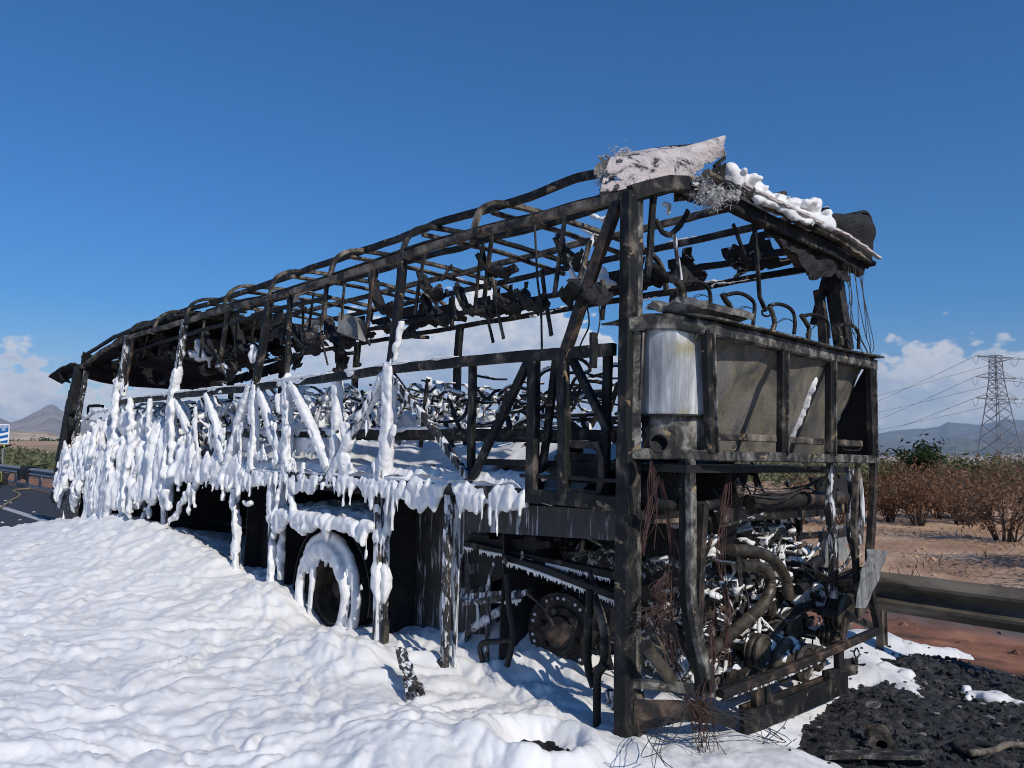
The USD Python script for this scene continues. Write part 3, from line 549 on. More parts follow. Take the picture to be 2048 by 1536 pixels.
for x in np.arange(-12.2, 18, 2.0):
    obj('post', rail_post(x, .02*math.sin(x*3)), 'burnt_rail', g)
    obj('spacer', box((x-.05, GY-.055, .42), (x+.05, GY+.03, .70)), 'burnt_rail', g)
for k in range(9): obj('bolt', cyl((-12+k*4.0, GY+.05, .56), (-12+k*4.0, GY+.125, .56), .02, 8), 'burnt_rail', g)
g2 = thing('guardrail', 'clean grey galvanised guardrail with tapered posts along the road on the left', 'guardrail')
for k in range(9): obj('rail_beam', wbeam(18.2+8*k, 18.2+8*k+8.12, .43+.003*(k % 2), .74, 2.0, .004), 'galvanised', g2, smooth=50)
for x in np.arange(19, 80, 2.0):
    V, F_ = box((x-.045, GY-.09, -.2), (x+.045, GY-.02, .70)); V = V.copy(); low = V[:, 2] < 0; V[low, 0] = x+(V[low, 0]-x)*2.3
    obj('post', (V, F_), 'galvanised', g2)
obj('kerb_rail', box((18, GY-.12, -.02), (90, GY+.02, .09)), 'galvanised', g2)
# wire fence further out
fe = thing('wire_fence', 'rusty chain link fence on thin posts on the bare earth', 'fence')
FY, L0, L1, FH = -6.6, -7.0, 6.0, 1.15
wires = []
for x in np.arange(L0-FH, L1, .10):
    for s in (1, -1):
        a, b = np.array([x, FY, 0.0]), np.array([x+FH, FY, FH])
        if s < 0: a, b = np.array([x+FH, FY, 0.0]), np.array([x, FY, FH])
        pts = np.linspace(a, b, 6); pts[:, 1] += .03*np.sin(pts[:, 0]*2.3)*pts[:, 2]; pts = pts[(pts[:, 0] > L0) & (pts[:, 0] < L1)]
        if len(pts) > 1: pts[:, 2] += -.12; wires.append(tube(pts, np.full(len(pts), .0009), 3))
obj('wire_mesh', wires, 'rusty_steel', fe)
for x in (-3.4, -.86, 3.9): obj('post', cyl((x, FY-.03, -.4), (x+.02, FY-.03, FH-.15), .014, 8), 'galvanised', fe)

# ------------------------------------------------------------ power line
pc = gat(1999, 936, 2, 0.0); d = ray(1999, 900); d = d[:2]/np.linalg.norm(d[:2]); D_ = 232.0
pb = np.array([*(CAM[:2]+d*D_), 0.0]); pb[2] = CAM[2]+ray(2000, 938)[2]/np.linalg.norm(ray(2000, 938)[:2])*D_
topz = CAM[2]+ray(1990, 711)[2]/np.linalg.norm(ray(1990, 711)[:2])*D_; H = topz-pb[2]
py_ = thing('pylon', 'grey steel lattice pylon carrying power lines on the right', 'pylon', pb, rotz=math.radians(-27))
def half(z): return np.interp(z/H, [0, .62, .80, 1.0], [3.9, 1.7, 1.15, .98])
zs = H*np.array([0, .14, .27, .385, .485, .57, .64, .71, .78, .84, .90, .95, 1.0])
corner = lambda k, z: np.array([(1, 1), (1, -1), (-1, -1), (-1, 1)][k] + (0,), float)*[half(z), half(z), 0]+[0, 0, z]
for k in range(4): obj('leg', tube([corner(k, z) for z in zs], np.full(len(zs), .13), 4), 'pylon_steel', py_)
for k in range(4):
    k2 = (k+1) % 4; parts = []
    for a, b in zip(zs[:-1], zs[1:]):
        parts += [tube([corner(k, a), corner(k2, b)], [.08, .08], 4), tube([corner(k2, a), corner(k, b)], [.08, .08], 4)]
    parts += [tube([corner(k, z), corner(k2, z)], [.07, .07], 4) for z in zs[5:]]
    obj('bracing', parts, 'pylon_steel', py_)
tips = []
for f, L in ((.985, 5.6), (.80, 6.0), (.615, 5.6)):
    for s in (-1, 1):
        z = H*f; h2 = half(z); tip = np.array([0, s*(h2+L), z+.1]); tips.append((tip, s))
        obj('crossarm', [tube([(sx*h2, s*h2, z), tip], [.11, .08], 4) for sx in (-1, 1)]+[tube([(sx*h2, s*h2, z+1.5 if f < .95 else z-1.3), tip], [.08, .06], 4) for sx in (-1, 1)], 'pylon_steel', py_)
R_ = np.array([[math.cos(math.radians(-27)), -math.sin(math.radians(-27))], [math.sin(math.radians(-27)), math.cos(math.radians(-27))]])
def wpt(t): return np.array([*(R_ @ t[:2]), t[2]])+pb
lab = {0: 'top', 1: 'middle', 2: 'lowest'}
for k, (tip, s) in enumerate(tips):
    w0 = wpt(tip)
    yl = [788, 800, 822, 838, 857, 868][k]
    e = CAM+ray(1752, yl)/np.linalg.norm(ray(1752, yl)[:2])*330.0
    e = w0+(e-w0)*2.2
    t = np.linspace(0, 1, 20)[:, None]; pts = lerp(w0, e, t); pts[:, 2] -= (4*t*(1-t)*.8)[:, 0]
    off = CAM+ray(2400, [690, 708, 740, 764, 790, 812][k])/np.linalg.norm(ray(2400, 700)[:2])*230.0
    p2 = lerp(w0, off, t); p2[:, 2] -= (4*t*(1-t)*1.6)[:, 0]
    q = t*2-1; loop = w0+np.c_[q[:, 0]*0+0, q[:, 0]*0, -(1-q[:, 0]**2)*2.2]+q*((e-w0)/np.linalg.norm(e-w0)*2.2)
    obj('power_line', [tube(pts, np.full(20, .045), 4), tube(p2, np.full(20, .045), 4), tube(loop, np.full(20, .04), 4)], 'thin_wire',
        label=f'{lab[k//2]} power line on the {"near" if s < 0 else "far"} arm of the pylon', cat_='power line', group='power lines on the pylon')

# ------------------------------------------------------------ countdown sign, firefighter, hose, far left
SX = 44.0
def onx(px, py): return gat(px, py, 0, SX)
tr, br = onx(19.5, 848.5), onx(16.5, 888); hgt = tr[2]-br[2]; wid = hgt*.66
sg = thing('road_sign', 'blue countdown sign with 200 m and white diagonal bars', 'road sign', (SX, tr[1], br[2]))
yc = wid/2                                                      # the sign runs from y = 0 (right edge) to y = wid; its face looks towards -x
def face(poly, z0, th):                                         # polygon in (u to the right, v up) on the face
    import shapely.geometry as sgm
    m = trimesh.creation.extrude_polygon(sgm.Polygon(poly) if not hasattr(poly, 'geom_type') else poly, th, engine='earcut'); v = np.array(m.vertices)
    return np.c_[-(z0+v[:, 2]), wid-v[:, 0], v[:, 1]], np.array(m.faces)[:, ::-1]*1
import shapely.geometry as sgm
rr = sgm.box(.06, .06, wid-.06, hgt-.06).buffer(.06)
obj('plate', face(rr, 0.0, .03), 'sign_white', sg); inner = sgm.box(.08, .08, wid-.08, hgt-.08).buffer(.03)
obj('panel', face(inner, .033, .004), 'sign_blue', sg)
for y0 in (.06, .33):
    st = sgm.Polygon([(0, y0*hgt), (wid, (y0+.17)*hgt), (wid, (y0+.29)*hgt), (0, (y0+.12)*hgt)]).intersection(inner)
    obj('stripe', face(st, .040, .004), 'sign_white', sg)
for txt, hh, u, v in (('200', .125*hgt, .48, .815), ('m', .135*hgt, .48, .68)):
    tm = meshkit.text_mesh(txt, hh, .004, bold=True); v_ = np.array(tm.vertices); v_[:, 0] += wid*u-(v_[:, 0].min()+v_[:, 0].max())/2+.09; v_[:, 1] += hgt*v
    obj('lettering', (np.c_[-(.040+v_[:, 2]), wid-v_[:, 0], v_[:, 1]], np.array(tm.faces)), 'sign_white', sg)
zb_ = br[2]
obj('post', cyl((.03, yc-.12, -zb_-1.0), (.03, yc-.12, hgt*.9), .045, 10), 'galvanised', sg)
def chain(parts, mtl, parent, name, refine=None):
    import manifold3d as mf
    out = None
    for (a, ra), (b, rb) in parts:
        s1 = mf.Manifold.sphere(ra, 14).translate(list(map(float, a))); s2 = mf.Manifold.sphere(rb, 14).translate(list(map(float, b)))
        h_ = mf.Manifold.batch_hull([s1, s2]); out = h_ if out is None else out+h_
    m = out.to_mesh(); tm = trimesh.Trimesh(m.vert_properties[:, :3], m.tri_verts)
    tm = tm.subdivide(); trimesh.smoothing.filter_taubin(tm, iterations=6)
    return obj(name, tm, mtl, parent, smooth=True)
fp = gat(-9, 985, 2, 0.0); fp[1] = -2.2; fp[0] = gat(-9, 900, 1, -2.2)[0]
# frame of the person: faces the picture's right; e1 = towards the picture's right, e2 = towards the camera
e1 = _R*[1, 1, 0]; e1 /= np.linalg.norm(e1); e2 = -np.array([_F[0], _F[1], 0]); e2 /= np.linalg.norm(e2)
pw = thing('person', 'firefighter in dark gear with yellow bands pointing along the road, cut by the left edge', 'person', fp)
J = lambda a, b, c: e1*a+e2*b+np.array([0, 0, c])
chain([((J(0, .10, .08), .055), (J(0, .10, .48), .06)), ((J(0, .10, .48), .06), (J(0, .09, .92), .095)), ((J(.02, -.10, .08), .055), (J(.03, -.10, .48), .06)), ((J(.03, -.10, .48), .06), (J(0, -.09, .92), .095)),
       ((J(0, .10, .06), .05), (J(.17, .11, .05), .045)), ((J(.02, -.10, .06), .05), (J(.19, -.11, .05), .045)), ((J(0, .07, .92), .11), (J(0, .08, 1.36), .12)), ((J(0, -.07, .92), .11), (J(0, -.08, 1.36), .12)),
       ((J(0, 0, 1.1), .14), (J(0, 0, 1.42), .10)), ((J(0, 0, 1.42), .08), (J(.01, 0, 1.58), .065)), ((J(.01, .17, 1.42), .075), (J(.28, .20, 1.50), .06)), ((J(.28, .20, 1.50), .06), (J(.56, .16, 1.56), .045)),
       ((J(0, -.17, 1.42), .075), (J(-.06, -.24, 1.14), .06)), ((J(-.06, -.24, 1.14), .06), (J(.06, -.24, .90), .045))], 'black_cloth', pw, 'body')
for k, (a, b, rr_) in enumerate(((J(.44, .18, 1.535), J(.48, .175, 1.545), .058), (J(.24, .2, 1.49), J(.28, .2, 1.50), .068), (J(0, .10, .30), J(0, .10, .34), .068), (J(.03, -.10, .30), J(.03, -.10, .34), .068))):
    obj('reflective_band', cyl(a, b, rr_, 14), 'hivis_yellow', pw)
chain([((J(.56, .16, 1.56), .035), (J(.64, .15, 1.575), .032))]+[((J(.63, .12+.022*k, 1.575), .011), (J(.63+.085-.008*abs(k-1), .115+.024*k, 1.60), .009)) for k in range(4)]+[((J(.58, .115, 1.585), .012), (J(.62, .085, 1.615), .009))], 'black_cloth', pw, 'glove')
obj('helmet', disc_stack(J(.01, 0, 1.66), (0, 0, 1), [(-.03, .17), (-.02, .172), (0.0, .135), (.06, .125), (.11, .09), (.135, .03), (.137, 0)], 20), 'hivis_yellow', pw, smooth=True)
chain([((J(.01, 0, 1.60), .08), (J(.02, 0, 1.68), .095)), ((J(.10, 0, 1.625), .02), (J(.115, 0, 1.605), .016))], 'hose_canvas', pw, 'head')
bg = gat(8, 968, 2, 0.0)
ba = thing('equipment_bag', 'black equipment bag with a yellow strap on the road at the left edge', 'bag', (bg[0], -2.75, 0))
V, F_ = box((-.42, -.24, 0), (.42, .24, .42)); bm = trimesh.Trimesh(V, F_).subdivide().subdivide().subdivide(); v = np.array(bm.vertices); v += .06*(np.stack([fbm(v*5+k, 2, k) for k in range(3)], 1)-.5)*2; v[:, 2] = np.maximum(v[:, 2], 0)
obj('body', (v, np.array(bm.faces)), 'black_cloth', ba, smooth=True)
obj('strap', bar([(-.46, 0, .12), (-.455, 0, .42), (-.2, 0, .50), (.2, 0, .46)], .05, .012, (0, 1, 0)), 'hivis_yellow', ba)
# jacket thrown over the clean rail
jx = gat(54, 935, 1, GY)[0]
u = np.linspace(-.5, .5, 16); s_ = np.array([(.12, .25), (.135, .45), (.13, .66), (.06, .77), (-.02, .785), (-.10, .74), (-.16, .5)])
G = np.array([[(jx+a*1.7, GY+b+.02*math.sin(a*9+c*4), c+.05*math.sin(a*7+2)*(c < .7)) for b, c in s_] for a in u])
obj('dark_jacket', sheet(G, .02, .03, 5, .04, 4), 'black_cloth', label='dark jacket thrown over the clean guardrail on the left', cat_='jacket', smooth=True)
# hoses
hp = [gat(px, py, 2, .025) for px, py in ((-30, 1030), (0, 1016), (14, 1007), (24, 1000), (36, 994), (39, 988), (30, 984), (27, 981), (36, 979), (62, 977))]
obj('fire_hose', tube(catmull(hp, 6), .032, 8), 'hose_canvas', label='tan fire hose snaking across the road past the white line', cat_='hose', smooth=True)
hp = [gat(px, py, 2, .05) for px, py in ((-120, 1068), (-40, 1064), (0, 1061), (40, 1060), (85, 1058), (130, 1056))]
obj('fire_hose', tube(catmull(hp, 6), .05, 8), 'hose_canvas', label='thicker fire hose lying along the edge of the foam', cat_='hose', smooth=True)
# ================================================================= the burnt coach (all in its own frame: x forward, y to its left, z up)
coach = thing('burnt_coach', 'burnt out coach reduced to its charred steel frame, standing in foam', 'coach', rotx=TILT)
REC = {}
def P(name, mesh, m, **k):
    mesh = cat(*mesh) if isinstance(mesh, list) else cat(mesh); REC.setdefault(name, []).append(mesh)
    return obj(name, mesh, m, coach, **k)
def S(*pp, y=0.0): return np.array([sd(a, b, y) for a, b in pp])
B0, B1, B2 = (-.05, -.02), (-.38, -.22), (-.55, -2.45)
def rear(px, py):
    p = atp(px, py, B1, B2)
    return p if p[1] < B1[1] else atp(px, py, B0, B1)
def RR(*pp): return np.array([rear(a, b) for a, b in pp])
def X_(x, *pp): return np.array([at(a, b, 0, x) for a, b in pp])

# ---- near side: pillars, rails, braces
P('corner_pillar', bar(S((1259, 386), (1256, 640), (1252, 900)), .085, .09, wob=.003), 'burnt_steel')
P('corner_pillar', bar(S((1254, 880), (1251, 1200), (1250, 1478)), .105, .10, wob=.003, rough=.002), 'burnt_steel')
P('pillar_flange', bar(S((1268, 392), (1262, 880), (1262, 1470), y=-.07)+[-.05, 0, 0], .012, .05, wob=.003), 'tub_frame')
P('pillar_foot', bar(S((1262, 1380), (1264, 1470), y=-.06)+[-.062, 0, 0], .02, .07, wob=.004, rough=.004), 'ashen_steel')
P('foot_bracket', bar([sd(1248, 1470), sd(1252, 1490)], .06, .06), 'soot_steel')
P('main_brace', bar(S((1238, 398), (1185, 545), (1131, 702)), .075, .06, wob=.006, rough=.002), 'rusty_steel')
DI = [((1068, 712), (1066, 850), (1064, 990), .085, .06, 0, 'burnt_steel'), ((1126, 697), (1127, 850), (1128, 994), .08, .06, 0, 'burnt_steel'), ((1112, 720), (1096, 850), (1078, 988), .05, .04, -.07, 'burnt_steel'),
      ((1140, 708), (1180, 788), (1217, 864), .05, .05, -.03, 'burnt_steel'), ((1056, 722), (1000, 842), (942, 962), .058, .05, 0, 'burnt_steel'), ((946, 728), (944, 850), (942, 966), .055, .05, -.04, 'burnt_steel'),
      ((787, 752), (860, 850), (936, 955), .055, .05, 0, 'fleck_steel'), ((770, 746), (715, 850), (662, 960), .055, .05, 0, 'drip_steel'), ((676, 765), (674, 850), (668, 935), .055, .05, -.03, 'fleck_steel'),
      ((585, 768), (622, 850), (658, 936), .05, .05, 0, 'fleck_steel'), ((520, 775), (540, 850), (560, 930), .05, .05, 0, 'drip_steel'), ((500, 775), (475, 850), (455, 930), .05, .05, 0, 'drip_steel'),
      ((415, 790), (432, 850), (450, 925), .05, .05, 0, 'fleck_steel'), ((352, 800), (375, 860), (398, 925), .05, .05, 0, 'fleck_steel'), ((1215, 700), (1212, 850), (1210, 1000), .06, .04, -.10, 'soot_steel')]
for a, b, c, w, h, y, m in DI: P('side_brace', bar(S(a, b, c, y=y), w, h, wob=.007, rough=.0015), m)
PI = [((806, 508), (797, 620), (781, 738), .075, 'burnt_steel'), ((782, 735), (776, 850), (767, 965), .08, 'fleck_steel'), ((655, 562), (652, 590), (648, 640), .04, 'burnt_steel'), ((581, 583), (577, 680), (573, 775), .05, 'burnt_steel'),
      ((574, 770), (575, 860), (572, 960), .06, 'drip_steel'), ((540, 594), (528, 680), (511, 768), .085, 'burnt_steel'), ((511, 765), (508, 850), (505, 940), .08, 'drip_steel'), ((370, 640), (360, 715), (345, 806), .09, 'fleck_steel'),
      ((345, 800), (342, 850), (338, 930), .09, 'drip_steel'), ((256, 672), (246, 735), (231, 800), .10, 'fleck_steel'), ((268, 676), (256, 740), (246, 790), .05, 'rusty_steel'), ((455, 625), (446, 690), (440, 720), .05, 'burnt_steel')]
for a, b, c, w, m in PI: P('window_pillar', bar(S(a, b, c), w, w*.8, wob=.006, rough=.0018), m)
CR = [(1262, 391), (1170, 412), (1080, 437), (1010, 452), (940, 471), (870, 490), (806, 512), (730, 537), (655, 563), (590, 582), (540, 597), (470, 613), (420, 627), (370, 643), (310, 659), (255, 676), (205, 702), (160, 738)]
P('cant_rail', bar(S(*CR), .058, .055, wob=.01, rough=.003, step=.09), 'ashen_steel')
P('cant_rail_lip', bar(S(*[(a, b-6) for a, b in CR[:13]], y=-.05), .02, .10, wob=.012, rough=.003), 'burnt_steel')
P('belt_rail', bar(S((1228, 699), (1140, 706), (1060, 712), (920, 723), (785, 738), (690, 752), (600, 763), (500, 776), (430, 783), (340, 793), (240, 805)), .075, .05, wob=.008, rough=.002), 'burnt_steel')
P('floor_rail', bar([(0.0, 0, 1.43), (3, 0, 1.44), (6, 0, 1.43), (9, 0, 1.42), (12.2, 0, 1.40)], .09, .06, wob=.01, rough=.003), 'burnt_steel')
P('floor_rail', bar([(0.0, -.01, 1.56), (.4, -.01, 1.565), (.9, -.01, 1.56)], .025, .03, wob=.01), 'soot_steel')
P('inner_rail', bar(S((1232, 874), (1060, 868), (860, 866), (700, 868), (560, 868), (420, 870), y=-.13), .07, .05, wob=.008), 'burnt_steel')
P('inner_rail', bar(S((1140, 882), (1060, 879), (880, 876), (700, 876), y=-.22), .04, .05, wob=.008), 'soot_steel')
P('locker_frame', bar(S((1138, 888), (1205, 890), (1205, 988), (1140, 985), y=-.02), .05, .04, wob=.003), 'rusty_steel')
P('locker_panel', sheet(quad_grid(sd(1140, 905, -.12), sd(1203, 908, -.12), sd(1203, 968, -.12), sd(1140, 965, -.12), 6, 6), .01, .01), 'soot_steel')
P('skirt_panel', sheet(quad_grid(sd(932, 1003, -.03), sd(1242, 1022, -.03), sd(1240, 1082, -.03), sd(934, 1062, -.03), 26, 8), .006, .012, 3), 'run_panel')
P('locker_panel', sheet(quad_grid(sd(1130, 985, -.05), sd(1235, 996, -.05), sd(1235, 1012, -.05), sd(1130, 1003, -.05), 10, 4), .006, .006, 3), 'soot_steel')

# ---- roof: stringers and bows
SR = [(1208, 344), (1155, 354), (1110, 372), (1060, 394), (1010, 409), (945, 427), (880, 446), (800, 476), (718, 505), (655, 526), (600, 545), (530, 569), (480, 587), (440, 601), (370, 621), (300, 646), (230, 673), (165, 714)]
P('roof_stringer', bar(S(*SR, y=-.36), .058, .05, wob=.01, rough=.002, step=.09), 'burnt_steel')
def roof_arc(x, half=False):
    q = [(0, 3.28), (-.015, 3.42), (-.07, 3.53), (-.17, 3.605), (-.32, 3.645)]
    if not half: q += [(-.7, 3.675), (-1.25, 3.685), (-1.8, 3.675), (-2.18, 3.645), (-2.33, 3.605), (-2.43, 3.53), (-2.485, 3.42), (-2.5, 3.30)]
    return np.array([(x, y, z) for y, z in q])
for k, x in enumerate([1.45, 2.35, 3.5, 4.72, 5.9, 7.05, 8.2, 9.32]):
    a = catmull(roof_arc(x)+np.array([0, 0, .0 if x < 7 else -.02*(x-7)]), 4)
    P('roof_bow', bar(a, .040, .05, ref=(1, 0, 0), wob=.012, rough=.003, step=.07), ['ashen_steel', 'burnt_steel'][k % 2] if k % 3 else 'ashen_steel')
    P('roof_bar', bar([(x+.13, -.30, 3.60), (x+.14, -1.2, 3.635), (x+.13, -2.15, 3.60)], .038, .04, ref=(1, 0, 0), wob=.014, rough=.002), 'ashen_steel')
for y, z, m, x0, x1 in ((-.92, 3.66, 'burnt_steel', .2, 9.5), (-1.6, 3.665, 'ashen_steel', -.2, 9.2), (-2.14, 3.645, 'burnt_steel', -.3, 10.2), (-2.5, 3.31, 'burnt_steel', -.25, 11.6)):
    xs = np.linspace(x0, x1, 18); P('roof_stringer' if z > 3.4 else 'cant_rail', bar([(x, y, z-.02*max(0, x-7)) for x in xs], .055, .05, ref=(0, 1, 0), wob=.014, rough=.003), m)
P('rack_rail', bar([(x, -2.2, 3.40-.02*max(0, x-7)) for x in np.linspace(-.2, 10.5, 16)], .05, .06, wob=.03, rough=.006), 'soot_steel')
P('rack_rail', bar([(x, -.30, 3.26-.02*max(0, x-7)) for x in np.linspace(4.0, 10.5, 12)], .04, .05, wob=.03, rough=.006), 'soot_steel')
for x, m in ((1.35, 'burnt_steel'), (4.57, 'burnt_steel'), (6.95, 'burnt_steel'), (9.3, 'soot_steel'), (11.3, 'soot_steel')):
    P('window_pillar', bar([(x, -2.5, 3.3), (x+.03, -2.5, 2.8), (x+.01, -2.5, 1.5)], .10, .07, wob=.008, rough=.003), m)
P('belt_rail', bar([(x, -2.5, 2.36) for x in np.linspace(-.2, 12, 10)], .07, .05, wob=.01), 'soot_steel')
P('floor_rail', bar([(x, -2.5, 1.43) for x in np.linspace(1.4, 12, 10)], .09, .06, wob=.01), 'soot_steel')
for k, (x0, x1) in enumerate(((1.6, 3.0), (3.1, 4.5), (4.7, 6.9), (7.1, 9.2), (9.3, 12.0))):           # low panels of the far side
    P('far_panel', sheet(quad_grid((x0, -2.49, 1.40), (x1, -2.49, 1.40), (x1, -2.49, .35), (x0, -2.49, .35), 16, 8), .006, .02, 2, 0, k), 'soot_steel')
# charred ceiling scraps along the far side
rs = np.random.default_rng(11)
for k in range(16):
    x = .1+k*.66+rs.random()*.3; w = .25+.5*rs.random()
    g = np.array([[(x+w*u+.05*math.sin(7*v), -2.16-.24*v, 3.60-.26*v-.07*math.sin(3*v)-.02*max(0, x-7)) for v in np.linspace(0, 1, 8)] for u in np.linspace(0, 1, 12)])
    P('rack_shell', sheet(g, .015, .07, 4, .16, k), 'char')

# ---- luggage rack hangers and shells on the near side
HG = [((967, 476), (950, 617), .035), ((984, 471), (967, 603), .045), ((985, 555), (1008, 678), .03), ((970, 600), (987, 685), .03), ((850, 505), (830, 630), .04), ((1131, 427), (1110, 589), .04), ((1083, 538), (1103, 671), .035),
      ((748, 535), (734, 668), .05), ((652, 569), (642, 661), .04), ((586, 587), (563, 690), .055), ((455, 629), (439, 715), .05), ((409, 640), (400, 716), .04), ((515, 616), (501, 690), .045), ((575, 666), (590, 740), .03),
      ((690, 560), (684, 640), .035), ((628, 585), (618, 660), .035), ((477, 622), (470, 700), .04), ((536, 640), (526, 716), .03), ((370, 655), (362, 712), .035), ((325, 665), (318, 718), .04), ((296, 672), (288, 715), .04), ((282, 685), (272, 735), .04),
      ((640, 665), (655, 730), .025), ((718, 640), (740, 690), .03), ((905, 590), (912, 640), .03), ((884, 560), (905, 530), .03), ((430, 700), (452, 755), .03)]
for k, (a, b, w) in enumerate(HG):
    w = w*.85
    y = -.34-.05*rs.random()
    P('rack_hanger', bar(np.array([sd(*a, y), lerp(sd(*a, y), sd(*b, y), .5)+[.01, 0, 0], sd(*b, y)]), w, w*.6, wob=.008, rough=.002, step=.08), ['burnt_steel', 'rusty_steel', 'ashen_steel'][k % 3])
SH = [((919, 576), (938, 618), (968, 624), (996, 615)), ((745, 540), (756, 600), (770, 622), (790, 612)), ((846, 545), (858, 580), (874, 586), (890, 574)), ((966, 512), (984, 541), (1010, 548), (1034, 536)),
      ((853, 598), (874, 632), (888, 640), (903, 628)), ((1040, 582), (1058, 604), (1076, 610), (1096, 598)), ((1120, 480), (1136, 512), (1152, 526), (1168, 512)), ((590, 650), (606, 690), (626, 700), (640, 680)),
      ((655, 640), (672, 680), (690, 690), (706, 668)), ((470, 640), (482, 690), (500, 705), (520, 690)), ((405, 660), (420, 705), (440, 715), (460, 700)), ((345, 670), (356, 705), (372, 715), (390, 705)), ((525, 640), (540, 665), (556, 670), (575, 655)),
      ((300, 680), (312, 708), (330, 716), (345, 706)), ((1000, 590), (1016, 612), (1030, 618), (1045, 606)), ((785, 650), (800, 664), (815, 668), (830, 655))]
for k, q in enumerate(SH):
    y = -.40-.25*rs.random(); c = catmull(S(*q, y=y), 5); w = .07+.08*rs.random()
    g = np.array([[p+[w*u*.7, -w*u, .03*math.sin(5*u+k)] for u in np.linspace(-1, 1, 9)] for p in c])
    P('rack_shell', sheet(g, .03, .06, 9, .10, 40+k), 'char')
    P('rack_rib', bar(c+[0, .05, 0], .035, .04, wob=.01, rough=.005), 'burnt_steel' if k % 2 else 'ashen_steel')
P('vent_box', sheet(quad_grid(sd(686, 628, -.5), sd(725, 640, -.5), sd(722, 680, -.45), sd(683, 668, -.45), 8, 8), .12, .02, 6, 0, 9), 'grey_panel')
# dense charred remains under the front half of the roof
for k in range(46):
    x = rs.uniform(5.2, 11.2); y = rs.choice([rs.uniform(-.75, -.3), rs.uniform(-2.3, -1.7), rs.uniform(-2.2, -.4)]); z = rs.uniform(2.75, 3.5)-.03*max(0, x-8)
    if k % 2:
        w = rs.uniform(.12, .32); a0 = rs.uniform(0, 6.28); g = np.array([[(x+w*(u-.5)*1.6, y+w*.7*math.cos(a0+v*2.6), z+w*.7*math.sin(a0+v*2.6)) for v in np.linspace(0, 1, 8)] for u in np.linspace(0, 1, 9)])
        P('ceiling_scrap', sheet(g, .012, .06, 6, .18, 80+k), ['char', 'char', 'soot_steel', 'ash'][k % 4 if k % 8 else 3])
    else:
        d = rs.normal(size=3)*[.35, .25, .22]; P('ceiling_strip', bar([(x, y, z), np.array([x, y, z])+d*.5+[0, 0, -.04], np.array([x, y, z])+d], .045, .03, ref=(0.1, 1, .2), wob=.02, rough=.004, step=.07), ['burnt_steel', 'char', 'ashen_steel'][k % 3])
# the roof skin over the driver
def front_z(x, y):
    s = 1-((y+1.25)/1.27)**2; s = max(s, 0)**.42
    return 3.28+.38*s - .32*float(smooth(9.0, 12.6, x))*1.25 - .10*(1-s)*float(smooth(10.5, 12.5, x))
g = np.array([[(x-.28*abs((y+1.25)/1.25)**3*float(smooth(11, 12.6, x)), y, front_z(x, y)) for y in np.linspace(-.02, -2.48, 40)] for x in np.linspace(7.6, 12.55, 64)])
P('roof_skin', sheet(g, .02, .05, 1.6, .07, 3), 'char')
g = np.array([[(x, y, front_z(x, y)-.30-.10*math.sin(y*2.2)) for y in np.linspace(-.35, -2.2, 26)] for x in np.linspace(8.6, 12.0, 40)])
P('ceiling_lining', sheet(g, .02, .16, 1.3, .13, 6), 'soot_steel')
hd = catmull([(11.72, 0, 2.99), (12.15, -.5, 2.93), (12.4, -1.25, 2.91), (12.15, -2.0, 2.93), (11.75, -2.48, 2.98)], 6)
P('windscreen_header', bar(hd, .10, .20, ref=(0, 0, 1), wob=.012, rough=.006), 'soot_steel')
g = np.array([[p+[.05*v-.12*v*v, 0, -.05+.36*v] for v in np.linspace(0, 1, 6)] for p in hd]); P('header_panel', sheet(g, .02, .03, 3, .0, 2), 'char')
# far window side panel at the front, hanging dark
g = quad_grid((8.4, -2.46, 3.30), (11.7, -2.46, 3.02), (11.7, -2.46, 2.86), (8.6, -2.46, 3.06), 8, 30); P('side_lining', sheet(g, .02, .04, 3, .1, 2), 'char')
# torn nose piece curling forward
for q, w in (((148, 727), (128, 731), (112, 742), (97, 753)), .22), (((126, 733), (119, 743), (122, 752), (124, 759)), .12):
    c = catmull(S(*q, y=-.05), 5); g = np.array([[p+[.25*w*u, -w*1.2*u, -.5*w*u] for u in np.linspace(0, 1, 6)] for p in c]); P('torn_panel', sheet(g, .035, .05, 5, 0, 3), 'char')
# front pillars and lower corner
P('front_pillar', bar(S((160, 738), (148, 790), (136, 850), (126, 905), (117, 965), (110, 1000)), .20, .15, wob=.02, rough=.012, step=.06), 'char')
P('front_pillar', bar(S((172, 742), (163, 800), (156, 850), (152, 900)), .09, .07, wob=.02, rough=.012, step=.06), 'speckle_panel')
P('front_pillar', bar(S((163, 745), (160, 775), (158, 800), y=-.1), .13, .02, wob=.01, rough=.005), 'ashen_steel')
P('mirror_arm', bar(S((150, 815), (140, 830), (146, 855)), .14, .10, wob=.03, rough=.015), 'char')
P('window_frame', bar(S((175, 840), (176, 812), (196, 811), (206, 813), y=-.2), .05, .03, wob=.004), 'soot_steel')
cc = [(11.0, 0.02), (11.7, .03), (12.25, .01), (12.55, -.12), (12.75, -.4), (12.85, -.9), (12.85, -1.6), (12.7, -2.2), (12.4, -2.5)]
cc = catmull([(a, b, 0) for a, b in cc], 4)
g = np.array([[(p[0]+.10*math.sin(math.pi*v)*(1 if p[0] > 12 else .3), p[1]+.04*math.sin(math.pi*v), .22+.80*v) for v in np.linspace(0, 1, 14)] for p in cc]); P('front_bumper', sheet(g, .03, .05, 2.5, .0, 5), 'speckle_panel', smooth=40)
g = np.array([[(p[0]-.12-.14*v, p[1], 1.0+.42*v) for v in np.linspace(0, 1, 8)] for p in cc]); P('front_panel', sheet(g, .03, .06, 3, .06, 7), 'speckle_panel')

